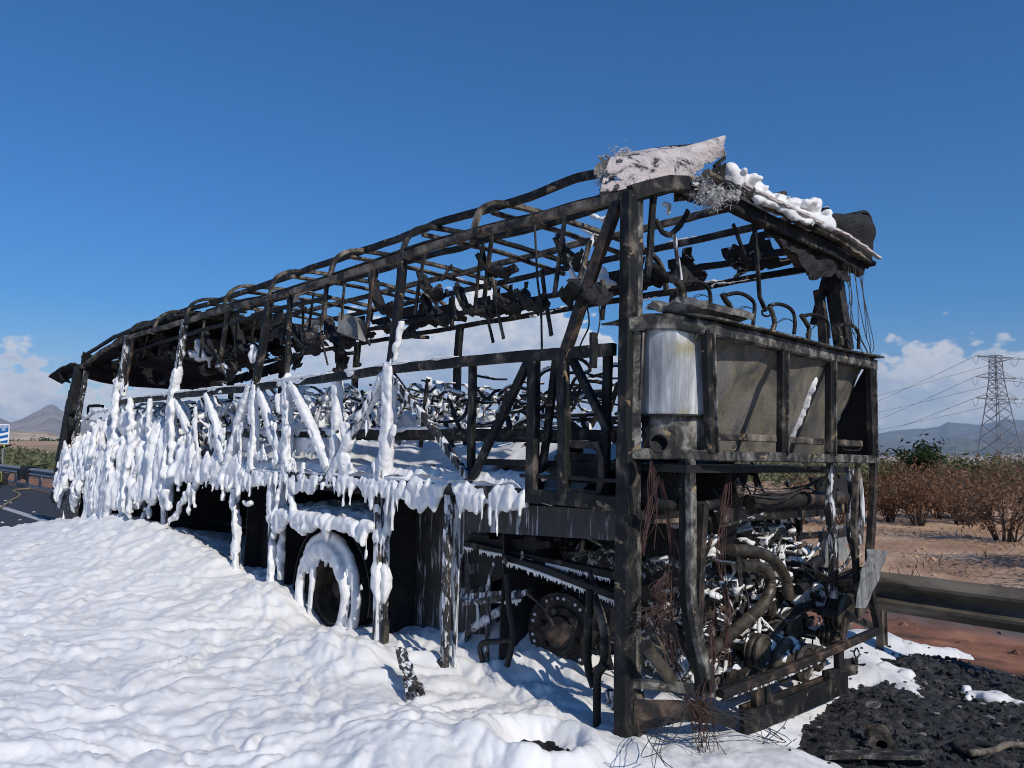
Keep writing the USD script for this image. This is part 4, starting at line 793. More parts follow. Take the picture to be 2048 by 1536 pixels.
# ---- lower side: posts, bays, wheels
for a, b, w, y, m in (((897, 978), (889, 1350), .06, 0, 'fleck_steel'), ((917, 985), (909, 1335), .035, -.05, 'drip_steel'), ((757, 968), (753, 1280), .06, 0, 'drip_steel'), ((776, 972), (768, 1285), .05, -.04, 'fleck_steel'), ((545, 955), (540, 1190), .06, 0, 'drip_steel'),
                      ((566, 958), (562, 1160), .05, -.05, 'drip_steel'), ((470, 950), (473, 1160), .075, 0, 'fleck_steel'), ((330, 960), (328, 1055), .08, 0, 'drip_steel'), ((292, 970), (290, 1040), .07, 0, 'drip_steel'), ((178, 960), (175, 1040), .06, 0, 'fleck_steel')):
    P('side_post', bar(S(a, ((a[0]+b[0])/2, (a[1]+b[1])/2), b, y=y), w, w*.8, wob=.006, rough=.004, step=.06), m)
P('post_foot', bar(S((886, 1320), (884, 1352)), .07, .06), 'rusty_steel'); P('post_foot', bar(S((772, 1240), (770, 1285), y=-.02), .05, .05), 'ashen_steel')
P('floor_slab', box((.0, -2.45, 1.33), (12.2, -.06, 1.385)), 'soot_steel')
for x, y0 in ((1.62, -.5), (2.56, -.12), (4.33, -.12), (5.25, -.12), (7.42, -.1), (10.0, -.1)):
    P('bulkhead', sheet(quad_grid((x, y0, 1.34), (x, -2.4, 1.34), (x, -2.4, .15), (x, y0, .15), 12, 18), .012, .03, 2, 0, int(x*10)), 'soot_steel' if x > 1.7 else 'char')
P('locker_back', sheet(quad_grid((1.64, -.38, 1.34), (2.54, -.38, 1.34), (2.54, -.40, .22), (1.64, -.40, .22), 20, 18), .012, .02, 3), 'run_panel')
P('locker_back', sheet(quad_grid((4.36, -.30, .98), (5.2, -.30, .98), (5.2, -.30, .2), (4.36, -.30, .2), 14, 14), .02, .015, 2), 'soot_steel')
P('locker_back', sheet(quad_grid((5.3, -1.5, 1.34), (12, -1.5, 1.34), (12, -1.5, .1), (5.3, -1.5, .1), 40, 14), .012, .03, 2), 'soot_steel')
P('wheel_shelf', sheet(quad_grid((2.62, -.06, 1.06), (4.28, -.06, 1.05), (4.28, -1.2, 1.10), (2.62, -1.2, 1.12), 20, 14), .03, .02, 3), 'soot_steel')
P('wheel_arch', sheet(np.array([[(3.44+.66*math.cos(a), y, .42+.62*math.sin(a)) for y in np.linspace(-.10, -1.0, 10)] for a in np.linspace(-.2, math.pi+.2, 24)]), .012, .02, 3), 'soot_steel')
def wheel(x, y0, z, r=.48, w=.27):
    tprof = [(.0, r*.60), (-.02, r*.66), (-.035, r*.86), (-.0, r*.97), (.05, r), (w-.05, r), (w, r*.97), (w+.02, r*.8), (w, r*.6)]
    t = P('wheel', disc_stack((x, y0, z), (0, -1, 0), [(.16, .09), (.12, .10), (.12, .14), (.17, .17), (.17, r*.55), (.03, r*.58), (-.01, r*.615), (-.012, r*.64), (.02, r*.63)], 36), 'pipe_steel', smooth=35)
    v, f = disc_stack((x, y0, z), (0, -1, 0), tprof, 44); v = v+.014*2*(fbm(v*9, 3, 4)-.5)[:, None]; obj('tyre', (v, f), 'char', t, smooth=50)
    obj('hub', disc_stack((x, y0, z), (0, -1, 0), [(.03, 0), (.03, .06), (.05, .085), (.17, .09)], 20), 'burnt_steel', t)
    for k in range(8):
        a = k*math.pi/4; c = np.array([x+.13*math.cos(a), y0, z+.13*math.sin(a)]); obj('nut', cyl(c+[0, -.09, 0], c+[0, -.14, 0], .016, 6), 'burnt_steel', t)
wheel(3.44, -.14, .44); wheel(3.44, -.50, .44, .46); wheel(8.95, -.10, .46); wheel(3.44, -1.9, .44); wheel(8.95, -2.1, .46)
P('axle', cyl((3.44, -.4, .44), (3.44, -2.2, .44), .11, 14), 'soot_steel')
P('chassis_rail', bar([(.3, -.75, .78), (3, -.75, .74), (12, -.75, .7)], .05, .2), 'soot_steel'); P('chassis_rail', bar([(.3, -1.75, .78), (3, -1.75, .74), (12, -1.75, .7)], .05, .2), 'soot_steel')

# ---- seats: burnt tube frames in rows
seat_lines = []
for k, x in enumerate(np.arange(.62, 11.7, .80)):
    for yc_ in (-1.0, -1.95):
        lean = rs.uniform(.1, .5); hgt = rs.uniform(.6, .84); rx = rs.normal()*.05; parts = []; zf = 1.58
        for s in (-1, 1):
            for off in (0, 1):
                yy = yc_+s*(.23 if not off else .23)+(.0); y0 = yc_+s*.235
            bk = catmull([(x+.32, y0-.19, zf+.42), (x-.02, y0-.20, zf+.45), (x-lean*.45, y0-.20, zf+.70), (x-lean+rx, y0-.17, zf+hgt), (x-lean+rx-.01, y0-.06, zf+hgt+.07), (x-lean+rx, y0+.06, zf+hgt+.07), (x-lean+rx, y0+.17, zf+hgt), (x-lean*.45, y0+.20, zf+.70), (x-.02, y0+.20, zf+.45), (x+.32, y0+.19, zf+.42)], 4)
            bk += rs.normal(size=3)*.03; parts.append(tube(bk, np.full(len(bk), .014), 6)); seat_lines.append((x, bk))
            for zc in (.58, .78):
                q = np.array([(x-lean*(.2 if zc < .6 else .62)+rx, y0-.19, zf+zc), (x-lean*(.2 if zc < .6 else .62)-.03, y0, zf+zc-.02), (x-lean*(.2 if zc < .6 else .62)+rx, y0+.19, zf+zc)]); parts.append(tube(q, np.full(3, .010), 5)); seat_lines.append((x, q))
        leg = np.array([(x+.28, yc_-.40, zf+.42), (x+.05, yc_-.38, zf+.05), (x-.2, yc_-.38, zf)]); parts.append(bar(leg, .04, .03, wob=.01)); leg2 = leg+[0, .78, 0]; parts.append(bar(leg2, .04, .03, wob=.01)); seat_lines += [(x, leg), (x, leg2)]
        arm = np.array([(x-.05, yc_+.44, zf+.62), (x+.16, yc_+.45, zf+.66), (x+.30, yc_+.45, zf+.60)]); parts.append(tube(catmull(arm, 3), np.full(7, .014), 6)); seat_lines.append((x, arm))
        P('seat_frame', parts, ['burnt_steel', 'soot_steel', 'foam_fleck'][0 if x < 2.4 else (2 if rs.random() < .75 else 1)])
        for _ in range(2 if x < 3.4 else 4):
            a = np.array([x+rs.normal()*.25, yc_+rs.normal()*.3, zf+.1+.2*rs.random()]); d = np.array([rs.choice([-1, 1])*(.3+.4*rs.random()), rs.normal()*.12, .3+.4*rs.random()])
            st = np.array([a, a+d*.5, a+d]); st[:, 2] = np.minimum(st[:, 2], 2.42); P('seat_strut', bar(st, .035, .025, wob=.02, rough=.002), ['burnt_steel', 'soot_steel', 'rusty_steel'][int(rs.integers(3))]); seat_lines.append((x, st))
        for _ in range(int(rs.random() < .5) if x < 3.4 else 2):
            a = np.array([x+rs.normal()*.2, yc_+rs.normal()*.25, zf+.25+.3*rs.random()]); lp = catmull([a, a+[.1, .05, .22], a+[.28, 0, .26], a+[.40, -.05, .05]], 4); P('seat_wire', tube(lp, np.full(len(lp), .006), 4), 'thin_wire')
            seat_lines.append((x, lp))
    if x < 2.2: P('seat_remains', sheet(np.array([[(x-.2+.5*u, -.95-1.3*v, 1.72+.16*math.sin(9*v+k)*math.sin(5*u+2)) for v in np.linspace(0, 1, 26)] for u in np.linspace(0, 1, 12)]), .05, .12, 4, .12, 60+k), 'char')

# ---- rear tub: ledge, corner, panel, frame
LG = [(1258, 650), (1285, 647), (1320, 646), (1365, 649), (1410, 656), (1480, 671), (1560, 690), (1610, 702), (1660, 713), (1710, 722), (1746, 730)]
lg = RR(*LG)
P('rear_ledge', bar(lg, .075, .085, ref=(0, 0, 1), wob=.004, rough=.003, step=.06), 'tub_frame')
P('ledge_lip', bar(lg[3:]+[-.035, 0, .05], .10, .012, ref=(0, 0, 1), wob=.006, rough=.002), 'tub_frame')
g = np.array([[p+[.42*v, 0.03*v, .05+.02*math.sin(5*v)] for v in np.linspace(0, 1, 7)] for p in catmull(lg[2:], 3)]); P('ledge_shelf', sheet(g, .012, .02, 4, .0, 3), 'tub_frame')
cb = catmull(lg[4:], 4); n_ = len(cb)
g = np.array([[np.array([p[0]+.015+.36*v**.85+.025*math.sin(7*t)+.012*math.sin(19*t), p[1]+.02, 2.44-(2.44-1.70)*v]) for v in np.linspace(0, 1, 18)] for p, t in zip(cb, np.linspace(0, 1, n_))])
P('rear_panel', sheet(g, .012, .045, 2.4, 0, 8), 'scorched_fibre', smooth=40)
e = g[-1]; P('panel_end', sheet(np.array([[lerp(q, [lg[-1][0]+.02, lg[-1][1]+.02, q[2]], v) for q in e] for v in np.linspace(0, 1, 6)]), .01, .01, 3), 'soot_steel')
ca = (-.10, -.30)
an = np.linspace(math.radians(70), math.radians(262), 11)              # faceted corner, a fan of flat strips
for k in range(len(an)-1):
    q = np.array([[(ca[0]+.235*math.cos(a), ca[1]+.235*math.sin(a), z) for z in (2.46, 2.2, 1.95)] for a in (an[k], an[k+1])])
    P('corner_strip', sheet(q, .006, .0), 'bare_aluminium')
q = np.array([[(ca[0]+(.222-.012*v)*math.cos(a), ca[1]+(.222-.012*v)*math.sin(a), 1.945-.235*v) for v in np.linspace(0, 1, 5)] for a in an]); P('corner_funnel', sheet(q, .006, .006), 'tub_frame'); P('corner_lip', bar(np.array([(ca[0]+.25*math.cos(a), ca[1]+.25*math.sin(a), 1.95) for a in an]), .03, .012, ref=(0, 0, 1), wob=.003), 'soot_steel')
P('drain_hole', disc_stack(at(1318, 886, 0, -.27), (-.7, .7, .35), [(-.02, .052), (.006, .056), (.006, .046), (-.04, .045), (-.04, 0)], 20), 'char')
P('corner_plate', sheet(np.array([[rear(px, py) for py in np.linspace(662, 905, 10)] for px in (1262, 1272, 1282)]), .008, .012, 5, 0, 2), 'tub_frame')
P('corner_strap', bar(RR((1287, 665), (1284, 740), (1280, 800)), .02, .012, ref=(1, 1, 0), wob=.01), 'ashen_steel')
for a, b, w in (((1413, 662), (1421, 906), .062), ((1563, 694), (1562, 911), .045), ((1659, 716), (1658, 912), .045), ((1739, 732), (1743, 914), .05)):
    P('rear_post', bar(RR(a, ((a[0]+b[0])/2, (a[1]+b[1])/2), b), w, .05, ref=(1, 0, 0), wob=.004, rough=.002), 'burnt_steel')
    P('post_flange', bar(RR(a, b)+[-.028, -.022, 0], .014, .03, ref=(1, 0, 0), wob=.003), 'tub_frame')
P('rear_rail', bar(RR((1264, 907), (1300, 908), (1340, 908), (1420, 911), (1560, 915), (1660, 917), (1752, 919)), .05, .06, ref=(0, 0, 1), wob=.005, rough=.003, step=.05), 'tub_frame')
for a, b in (((1428, 873), (1558, 877)), ((1568, 879), (1654, 883)), ((1665, 884), (1730, 888))):
    P('lamp_rail', bar(RR(a, b)+[.04, 0, 0], .04, .045, ref=(0, 0, 1), wob=.006, rough=.003, step=.05), 'ashen_steel')
for px in (1455, 1705): P('wire_loop', tube(catmull(RR((px-18, 888), (px-16, 899), (px+14, 900), (px+16, 888)), 4), np.full(13, .004), 4), 'ashen_steel')
P('tub_floor', box((-.33, -2.35, 1.62), (1.5, -.1, 1.665)), 'soot_steel')
# last row of seats: hoops standing above the ledge
C0, C1 = (.02, -.30), (-.42, -2.32)
def HP(*pp): return np.array([atp(a, b, C0, C1) for a, b in pp])
for q, w in ((((1342, 634), (1356, 612), (1366, 595), (1362, 575), (1352, 562)), .026), (((1362, 566), (1385, 563), (1404, 566), (1417, 578), (1421, 596), (1420, 622)), .014), (((1444, 588), (1452, 602), (1461, 614), (1460, 634)), .020), (((1452, 590), (1475, 586), (1494, 592), (1507, 604), (1509, 620), (1506, 650)), .014),
             (((1538, 612), (1546, 630), (1549, 648), (1544, 662)), .018), (((1538, 612), (1556, 608), (1576, 614), (1587, 626), (1590, 646), (1588, 668)), .014), (((1602, 630), (1612, 645), (1618, 658), (1616, 678)), .018), (((1606, 632), (1626, 629), (1645, 635), (1656, 646), (1658, 676)), .013),
             (((1672, 652), (1680, 668), (1684, 690)), .017), (((1676, 652), (1696, 648), (1710, 655), (1717, 668), (1717, 698)), .013)):
    P('seat_hoop', tube(catmull(HP(*q), 4), np.full(len(q)*4-3, w), 8), 'pipe_steel' if w > .015 else 'burnt_steel', smooth=50)
    if w < .015:
        a, b, c = HP(q[0], q[-2], q[-1]); d = lerp(a, c, .15)+[0, 0, -.12]
        for o in (0, .04): P('seat_wire', tube(catmull([d+[0, o, 0], lerp(d, b, .5)+[0, -o, .05], b], 3), np.full(7, .003), 3), 'thin_wire')
P('seat_buckle', tube(catmull(HP((1524, 622), (1534, 616), (1544, 622), (1538, 632), (1526, 630), (1524, 622)), 3), np.full(16, .008), 5), 'soot_steel')
P('grab_pole', bar(HP((1506, 430), (1514, 520), (1520, 600), (1532, 622)), .028, .02, wob=.004), 'burnt_steel')
g = np.array([[p+[.30*v-.05, 0, .075+.02*math.sin(9*v)] for v in np.linspace(0, 1, 6)] for p in catmull(RR((1355, 630), (1400, 638), (1450, 650), (1500, 664)), 6)]); P('burnt_cushion', sheet(g, .04, .05, 7, .1, 4), 'ash')

# ---- rear roof: arch, insulated panel, corner scrap, far pillar
AR = [(1262, 388, 0.0), (1300, 376, -.12), (1340, 368, -.26), (1390, 372, -.48), (1450, 400, -.80), (1505, 428, -1.10), (1560, 455, -1.42), (1610, 479, -1.75), (1655, 500, -2.05), (1692, 520, -2.32), (1722, 542, -2.50)]
ar = np.array([at(a, b, 1, y) for a, b, y in AR])
P('rear_arch', bar(ar, .10, .07, ref=(1, 0, 0), wob=.006, rough=.003, step=.06), 'burnt_steel')
P('rear_arch', bar(ar[3:]+[-.09, 0, .05], .035, .05, ref=(1, 0, 0), wob=.03, rough=.010, step=.04), 'ashen_steel'); P('rear_arch', bar(ar[4:]+[-.14, 0, .085], .02, .03, ref=(1, 0, 0), wob=.03, rough=.008, step=.04), 'insulation')
pa, pb2, pc2, pd = at(1200, 384, 1, .02), at(1372, 380, 1, -.42), at(1449, 288, 1, -.78), at(1238, 312, 1, -.30)
bo = np.array([at(*q) for q in ((1200, 384, 1, .02), (1260, 383, 1, -.10), (1320, 372, 1, -.25), (1366, 380, 1, -.40), (1390, 348, 1, -.50), (1420, 326, 1, -.62), (1449, 309, 1, -.78))])
to = np.array([at(*q) for q in ((1238, 312, 1, -.30), (1280, 304, 1, -.38), (1330, 297, 1, -.48), (1375, 292, 1, -.56), (1405, 289, 1, -.64), (1428, 287, 1, -.70), (1450, 286, 1, -.78))])
bo, to = catmull(bo, 5), catmull(to, 5)
g = np.array([[lerp(p, q, t)+np.array([-.05, .07, .05])*math.sin(math.pi*t)*.9 for t in np.linspace(0, 1, 44)] for p, q in zip(resample(bo, .018), resample(to, .018*np.linalg.norm(np.diff(to, axis=0), axis=1).sum()/np.linalg.norm(np.diff(bo, axis=0), axis=1).sum()))])
P('roof_panel', sheet(g, .014, .022, 6, .03, 12), 'insulation', label='pinkish insulated panel standing on the rear roof corner', smooth=40)
P('panel_edge', bar(to[8::4]+[.02, -.02, .012], .04, .015, ref=(0, 0, 1), wob=.012, rough=.004), 'char')
P('panel_edge', bar(bo[:17:4]+[.0, .0, -.02], .05, .03, ref=(0, 1, 0), wob=.02, rough=.01, step=.04), 'char')
g = quad_grid(bo[15]+[.06, -.02, -.02], bo[15]+[.05, -.30, -.02], bo[-1]+[.02, -.05, -.16], bo[-1]+[.02, .0, -.01], 10, 8); P('roof_skin', sheet(g, .02, .06, 5, .05, 3), 'char')
g = np.array([[at(1232-36*v+8*math.sin(9*u), 312+70*u, 1, -.30+.3*u) for v in np.linspace(0, 1, 6)] for u in np.linspace(0, 1, 10)]); P('roof_skin', sheet(g, .02, .05, 8, .1, 5), 'ash')
def fibres(c, n, L, r, seed, down=.3):
    q = np.random.default_rng(seed); out = []
    for _ in range(n):
        a = np.asarray(c)+q.normal(size=3)*r; d = q.normal(size=3); d /= np.linalg.norm(d); d[2] -= down
        out.append(tube([a, a+d*L*.5+q.normal(size=3)*L*.12, a+d*L*(.5+q.random())*.7+q.normal(size=3)*L*.15], [.0022, .0018, .0008], 3))
    return out
for px, py, y, n, L, rr_ in ((1400, 376, -.50, 220, .09, .055), (1430, 388, -.62, 160, .08, .05), (1460, 385, -.75, 120, .07, .05), (1420, 398, -.58, 120, .09, .035), (1243, 318, -.28, 160, .08, .05), (1212, 360, -.1, 90, .07, .04)):
    P('wool_tuft', fibres(at(px, py, 1, y), n*2, L*.42, rr_*.8, px)+[chunks(at(px, py, 1, y)[None]+np.random.default_rng(px).normal(size=(7, 3))*rr_*.55, np.full(7, rr_*.42), px, 1, 1)], 'wool_fibre', kind='stuff')
r0_ = catmull([at(px, py, 1, y)+[-.03, 0, .0] for px, py, y in ((1600, 448, -1.66), (1640, 466, -1.92), (1668, 490, -2.14), (1692, 515, -2.32), (1712, 538, -2.46), (1720, 546, -2.50))], 5)
r2_ = catmull([at(px, py, 1, y) for px, py, y in ((1646, 436, -1.98), (1690, 430, -2.20), (1732, 431, -2.46), (1745, 448, -2.56), (1742, 500, -2.57), (1724, 547, -2.53))], 5)
g = np.array([[lerp(p, q, t)+np.array([-.04, -.01, .01])*math.sin(math.pi*t) for t in np.linspace(0, 1, 16)] for p, q in zip(r0_, r2_)]); P('corner_shell', sheet(g, .02, .04, 5, .05, 2), 'char')
g = np.array([[p+[.42*u, 0, -.02*u] for u in np.linspace(0, 1, 9)] for p in r2_]); P('corner_shell', sheet(g, .02, .06, 5, .05, 3), 'char')
g = np.array([[p+[.02, 0, -.03-.20*u*max(0, fbm(np.array([[k*.07, 0, 0]]), 3, 4)[0]-.32)*2.2] for u in np.linspace(0, 1, 8)] for k, p in enumerate(resample(ar[4:], .025))]); P('arch_scrap', sheet(g, .012, .05, 9, .05, 5), 'char')
P('roof_skin', sheet(quad_grid(at(1545, 452, 1, -1.35), at(1660, 445, 1, -2.0), at(1722, 524, 1, -2.5), at(1605, 532, 1, -2.47), 16, 16)+[.06, 0, 0], .02, .05, 4, .0, 7), 'soot_steel')
P('side_rib', bar([at(1552, 446, 1, -2.1), at(1590, 470, 1, -2.35), at(1606, 500, 1, -2.45), at(1610, 528, 1, -2.48)], .07, .05, wob=.006), 'burnt_steel')
P('far_pillar', bar([at(1640, 458, 1, -2.44), at(1668, 560, 1, -2.44), at(1688, 700, 1, -2.44)], .13, .10, wob=.005), 'burnt_steel')
P('far_brace', bar([at(1655, 545, 1, -2.40), at(1640, 600, 1, -2.40), at(1628, 650, 1, -2.40)], .06, .05, wob=.005), 'burnt_steel'); P('far_brace', bar([at(1637, 580, 1, -2.36), at(1645, 630, 1, -2.36), at(1648, 695, 1, -2.36)], .075, .05, wob=.01), 'rusty_steel')
# straps hanging in the rear opening
for q, x, w, m in ((((1308, 382), (1303, 440), (1300, 500), (1294, 552)), -.02, .045, 'burnt_steel'), (((1312, 440), (1325, 465), (1340, 472), (1360, 450), (1376, 422)), .05, .035, 'burnt_steel'), (((1466, 448), (1478, 480), (1490, 510)), -.1, .03, 'burnt_steel'), (((1505, 425), (1512, 480), (1518, 520)), -.12, .03, 'soot_steel'),
                   (((1350, 470), (1356, 520), (1362, 560)), .0, .03, 'drip_steel'), (((1180, 480), (1168, 530), (1160, 560)), .1, .03, 'burnt_steel'), (((1190, 470), (1175, 500), (1165, 530)), .2, .03, 'fleck_steel'), (((1205, 560), (1208, 600), (1204, 640)), .1, .03, 'burnt_steel'), (((1186, 665), (1188, 700), (1186, 735)), .2, .05, 'soot_steel')):
    P('roof_strap', bar(X_(x, *q), w, w*.6, ref=(1, 0, 0), wob=.006, rough=.003, step=.05), m)
P('roof_plate', sheet(quad_grid(*X_(-.03, (1348, 374), (1370, 374), (1368, 402), (1348, 404)), 5, 5), .01, .01), 'ashen_steel')
for q, w, m in ((((1320, 530), (1340, 555), (1365, 560), (1380, 545)), .07, 'char'), (((1480, 495), (1492, 520), (1505, 528), (1520, 515)), .06, 'char'), (((1150, 560), (1165, 590), (1190, 600), (1215, 580)), .07, 'char')):
    c = catmull(X_(.1, *q), 5); P('rack_shell', sheet(np.array([[p+[w*u*2, 0, .04*math.sin(4*u)] for u in np.linspace(-.5, 1, 8)] for p in c]), .03, .07, 8, .08, int(q[0][0])), m)
# loose wires
for q, x, r_ in ((((1069, 442), (1072, 500), (1075, 560), (1082, 620), (1084, 700)), None, .009), (((1174, 610), (1178, 650), (1165, 680), (1157, 700)), None, .006), (((1195, 590), (1200, 640), (1190, 690)), None, .005)):
    c = catmull(S(*q, y=-.3), 4); P('loose_wire', tube(c, np.full(len(c), r_), 5), 'thin_wire')
for k in range(9):
    x0 = 1686+k*5; q = [(x0, 528+k*2), (x0+rs.normal()*6+8, 590), (x0+16+rs.normal()*8, 640+6*k), (1738+rs.normal()*7, 712), (1742+rs.normal()*8, 760+22*k*(k % 2))][:3+(k % 3 > 0)*2]
    c = catmull([atp(a, b, (-.52, -2.45), (-.60, -2.75)) for a, b in q], 5); P('loose_wire', tube(c, np.full(len(c), .0035), 3), 'thin_wire')
for k in range(4):
    q = [(1744, 735), (1747+rs.normal()*3, 800), (1750+rs.normal()*6, 850), (1752+rs.normal()*10, 890+8*k)]
    c = catmull([atp(a, b, (-.56, -2.45), (-.60, -2.75)) for a, b in q], 5); P('loose_wire', tube(c, np.full(len(c), .003), 3), 'thin_wire')
# ================================================================= engine bay
P('bay_post', bar(RR((1380, 918), (1383, 1050), (1381, 1170), (1388, 1240), (1402, 1310), (1424, 1382)), .062, .045, ref=(1, 0, 0), wob=.006, rough=.003), 'tub_frame')
P('bay_post', bar(RR((1372, 918), (1374, 1050), (1372, 1170), (1378, 1240), (1392, 1310), (1412, 1382))+[.02, 0, 0], .03, .05, ref=(1, 0, 0), wob=.006, rough=.003), 'burnt_steel')
P('bay_post', bar(RR((1748, 922), (1745, 1010), (1740, 1100), (1741, 1180), (1750, 1225), (1757, 1258)), .055, .05, ref=(1, 0, 0), wob=.008, rough=.005, step=.05), 'rusty_steel')
P('bay_post', bar(RR((1728, 925), (1726, 1000), (1722, 1100), (1728, 1180), (1730, 1240))+[.05, 0, 0], .045, .04, ref=(1, 0, 0), wob=.015, rough=.006, step=.05), 'ashen_steel')
P('bay_post', bar(RR((1692, 925), (1690, 1010), (1696, 1100), (1694, 1200))+[.1, 0, 0], .07, .05, ref=(1, 0, 0), wob=.012, rough=.004), 'fleck_steel')
P('bay_post', bar(RR((1444, 1010), (1438, 1120), (1432, 1250), (1436, 1385))+[.12, 0, 0], .05, .05, ref=(1, 0, 0), wob=.006, rough=.003), 'rusty_steel')
P('bay_sill', bar(RR((1266, 1366), (1340, 1372), (1428, 1383)), .02, .06, ref=(0, 0, 1), wob=.006, rough=.003), 'tub_frame')
a, b, c, d = rear(1268, 1398), rear(1425, 1402), rear(1420, 1428), rear(1268, 1468)
P('sill_panel', sheet(quad_grid(a, b, c, d, 10, 14), .01, .015, 4, 0, 3), 'rusty_steel')
P('bumper_bar', bar(RR((1440, 1388), (1540, 1352), (1650, 1306), (1757, 1260)), .05, .05, ref=(0, 0, 1), wob=.008, rough=.003), 'rusty_steel')
P('bumper_edge', bar(RR((1445, 1394), (1540, 1360), (1640, 1318))+[0, 0, -.022], .012, .012, ref=(0, 0, 1), wob=.006), 'fleck_steel')
for q, h, m, o in ((((1484, 1448), (1590, 1408), (1692, 1364)), .13, 'burnt_steel', 0.0), (((1500, 1424), (1600, 1388), (1700, 1350)), .05, 'rusty_steel', .06), (((1330, 1420), (1420, 1436), (1484, 1448)), .07, 'soot_steel', .05)):
    P('channel_beam', bar(RR(*q)+[o, 0, 0], .03, h, ref=(0, 0, 1), wob=.006, rough=.003), m)
for a, b, w, m in (((1684, 1285), (1688, 1352), .08, 'rusty_steel'), ((1524, 1372), (1526, 1430), .09, 'rusty_steel'), ((1540, 1366), (1543, 1420), .05, 'burnt_steel'), ((1718, 1340), (1660, 1352), .06, 'burnt_steel')):
    P('bracket', bar(RR(a, b)+[.03, 0, 0], w, .05, ref=(1, 0, 0), wob=.006, rough=.004), m)
P('tow_eye', tube(catmull(RR((1712, 1296), (1708, 1306), (1713, 1316), (1719, 1308), (1714, 1296)), 3), np.full(13, .006), 5), 'rusty_steel')
P('end_roller', disc_stack(rear(1500, 1436), (-.3, 1, 0), [(-.03, 0), (-.03, .055), (.03, .055), (.03, 0)], 18), 'pipe_steel', smooth=40)
# flap hanging at the right rear corner
a, b, c, d = [atp(px, py, (-.45, -2.52), (-.30, -3.0)) for px, py in ((1738, 1098), (1777, 1102), (1730, 1216), (1712, 1216))]
P('side_flap', sheet(quad_grid(a, b, c, d, 12, 8), .012, .03, 4, 0, 2), 'grey_panel')
# walls of the bay
P('bay_wall', sheet(quad_grid((1.32, -.25, 1.6), (1.32, -2.4, 1.6), (1.32, -2.4, .2), (1.32, -.25, .2), 16, 18), .012, .04, 2, 0, 3), 'char')
P('bay_wall', sheet(quad_grid((-.25, -.95, 1.62), (.9, -.80, 1.62), (.9, -.80, 1.0), (-.1, -.95, 1.0), 10, 10), .012, .03, 3, .03, 4), 'char')
# machinery seen from behind
EX = -.18
P('silencer', tube(X_(EX, (1497, 1004), (1560, 1000), (1640, 997), (1688, 994)), [.052, .052, .05, .05], 16), 'rusty_steel', smooth=50)
P('silencer_strap', tube(X_(EX, (1604, 998), (1608, 998)), [.056, .056], 16), 'burnt_steel')
P('cross_panel', bar(X_(EX+.05, (1440, 1030), (1560, 1024), (1690, 1014)), .10, .04, ref=(1, 0, 0), wob=.006, rough=.004), 'burnt_steel')
P('cross_panel', bar(X_(EX+.2, (1290, 1028), (1380, 1030), (1450, 1028)), .12, .03, ref=(1, 0, 0), wob=.006, rough=.004), 'ashen_steel')
P('plate_bracket', bar(X_(EX-.05, (1472, 958), (1482, 990)), .06, .012, ref=(1, 0, 0), wob=.004), 'ashen_steel')
P('plate_bracket', bar(X_(EX, (1634, 962), (1636, 990)), .06, .012, ref=(1, 0, 0), wob=.004), 'ashen_steel')
for q, r_, m in ((((1462, 1100), (1500, 1102), (1532, 1110), (1556, 1130), (1572, 1160), (1577, 1196)), .039, 'pipe_steel'), (((1480, 1132), (1512, 1132), (1536, 1148), (1540, 1180), (1524, 1212), (1495, 1240), (1450, 1278), (1404, 1314)), .040, 'pipe_steel'),
                 (((1664, 1198), (1630, 1208), (1598, 1220), (1570, 1236), (1548, 1262), (1536, 1292), (1512, 1330)), .034, 'rusty_steel'), (((1596, 1180), (1615, 1160), (1625, 1130), (1640, 1120)), .04, 'soot_steel'),
                 (((1700, 940), (1706, 1000), (1700, 1060), (1712, 1110)), .035, 'fleck_steel'), (((1716, 950), (1722, 1020), (1718, 1090)), .03, 'drip_steel'), (((1640, 1140), (1660, 1150), (1690, 1130), (1712, 1090)), .014, 'fleck_steel'),
                 (((1300, 1000), (1330, 1010), (1400, 1012), (1440, 1006)), .03, 'burnt_steel'), (((1290, 1290), (1320, 1330), (1350, 1370)), .035, 'pipe_steel'), (((1340, 1250), (1370, 1290), (1400, 1350)), .03, 'soot_steel')):
    c = catmull(X_(EX-.02, *q), 5); P('pipe', tube(c, np.full(len(c), r_), 14), m, smooth=50)
for px, py, r_ in ((1497, 1240), ) and ((1497, 1240, .046), (1560, 1240, .042), (1640, 1205, .042)):
    c = at(px, py, 0, EX-.02); P('hose_clamp', disc_stack(c, (0, .8, -.55), [(-.012, r_-.01), (-.012, r_), (.012, r_), (.012, r_-.01)], 16), 'ashen_steel')
st_ = X_(EX-.06, (1476, 1112), (1482, 1172)); P('perforated_strap', bar(st_, .045, .01, ref=(1, 0, 0), wob=.003), 'ashen_steel')
for t in (.2, .4, .6, .8): P('hole', disc_stack(lerp(st_[0], st_[1], t)+[-.008, 0, 0], (-1, 0, 0), [(0, .012), (.001, 0)], 10), 'char')
def pulley(px, py, x, r_, grooves, w=.035, m='pipe_steel'):
    pr = [(-.02, 0), (-.02, r_*.35), (-.005, r_*.4), (-.005, r_*.72), (-.015, r_*.8)]
    for k in range(grooves): pr += [(k*w, r_), (k*w+w*.35, r_), (k*w+w*.55, r_*.86), (k*w+w*.75, r_*.86), (k*w+w*.98, r_)]
    pr += [(grooves*w, r_), (grooves*w+.01, r_*.7), (grooves*w+.06, r_*.3), (grooves*w+.15, r_*.25), (grooves*w+.15, 0)]
    return P('pulley', disc_stack(at(px, py, 0, x), (1, .0, .04), pr, 36), m, smooth=35)
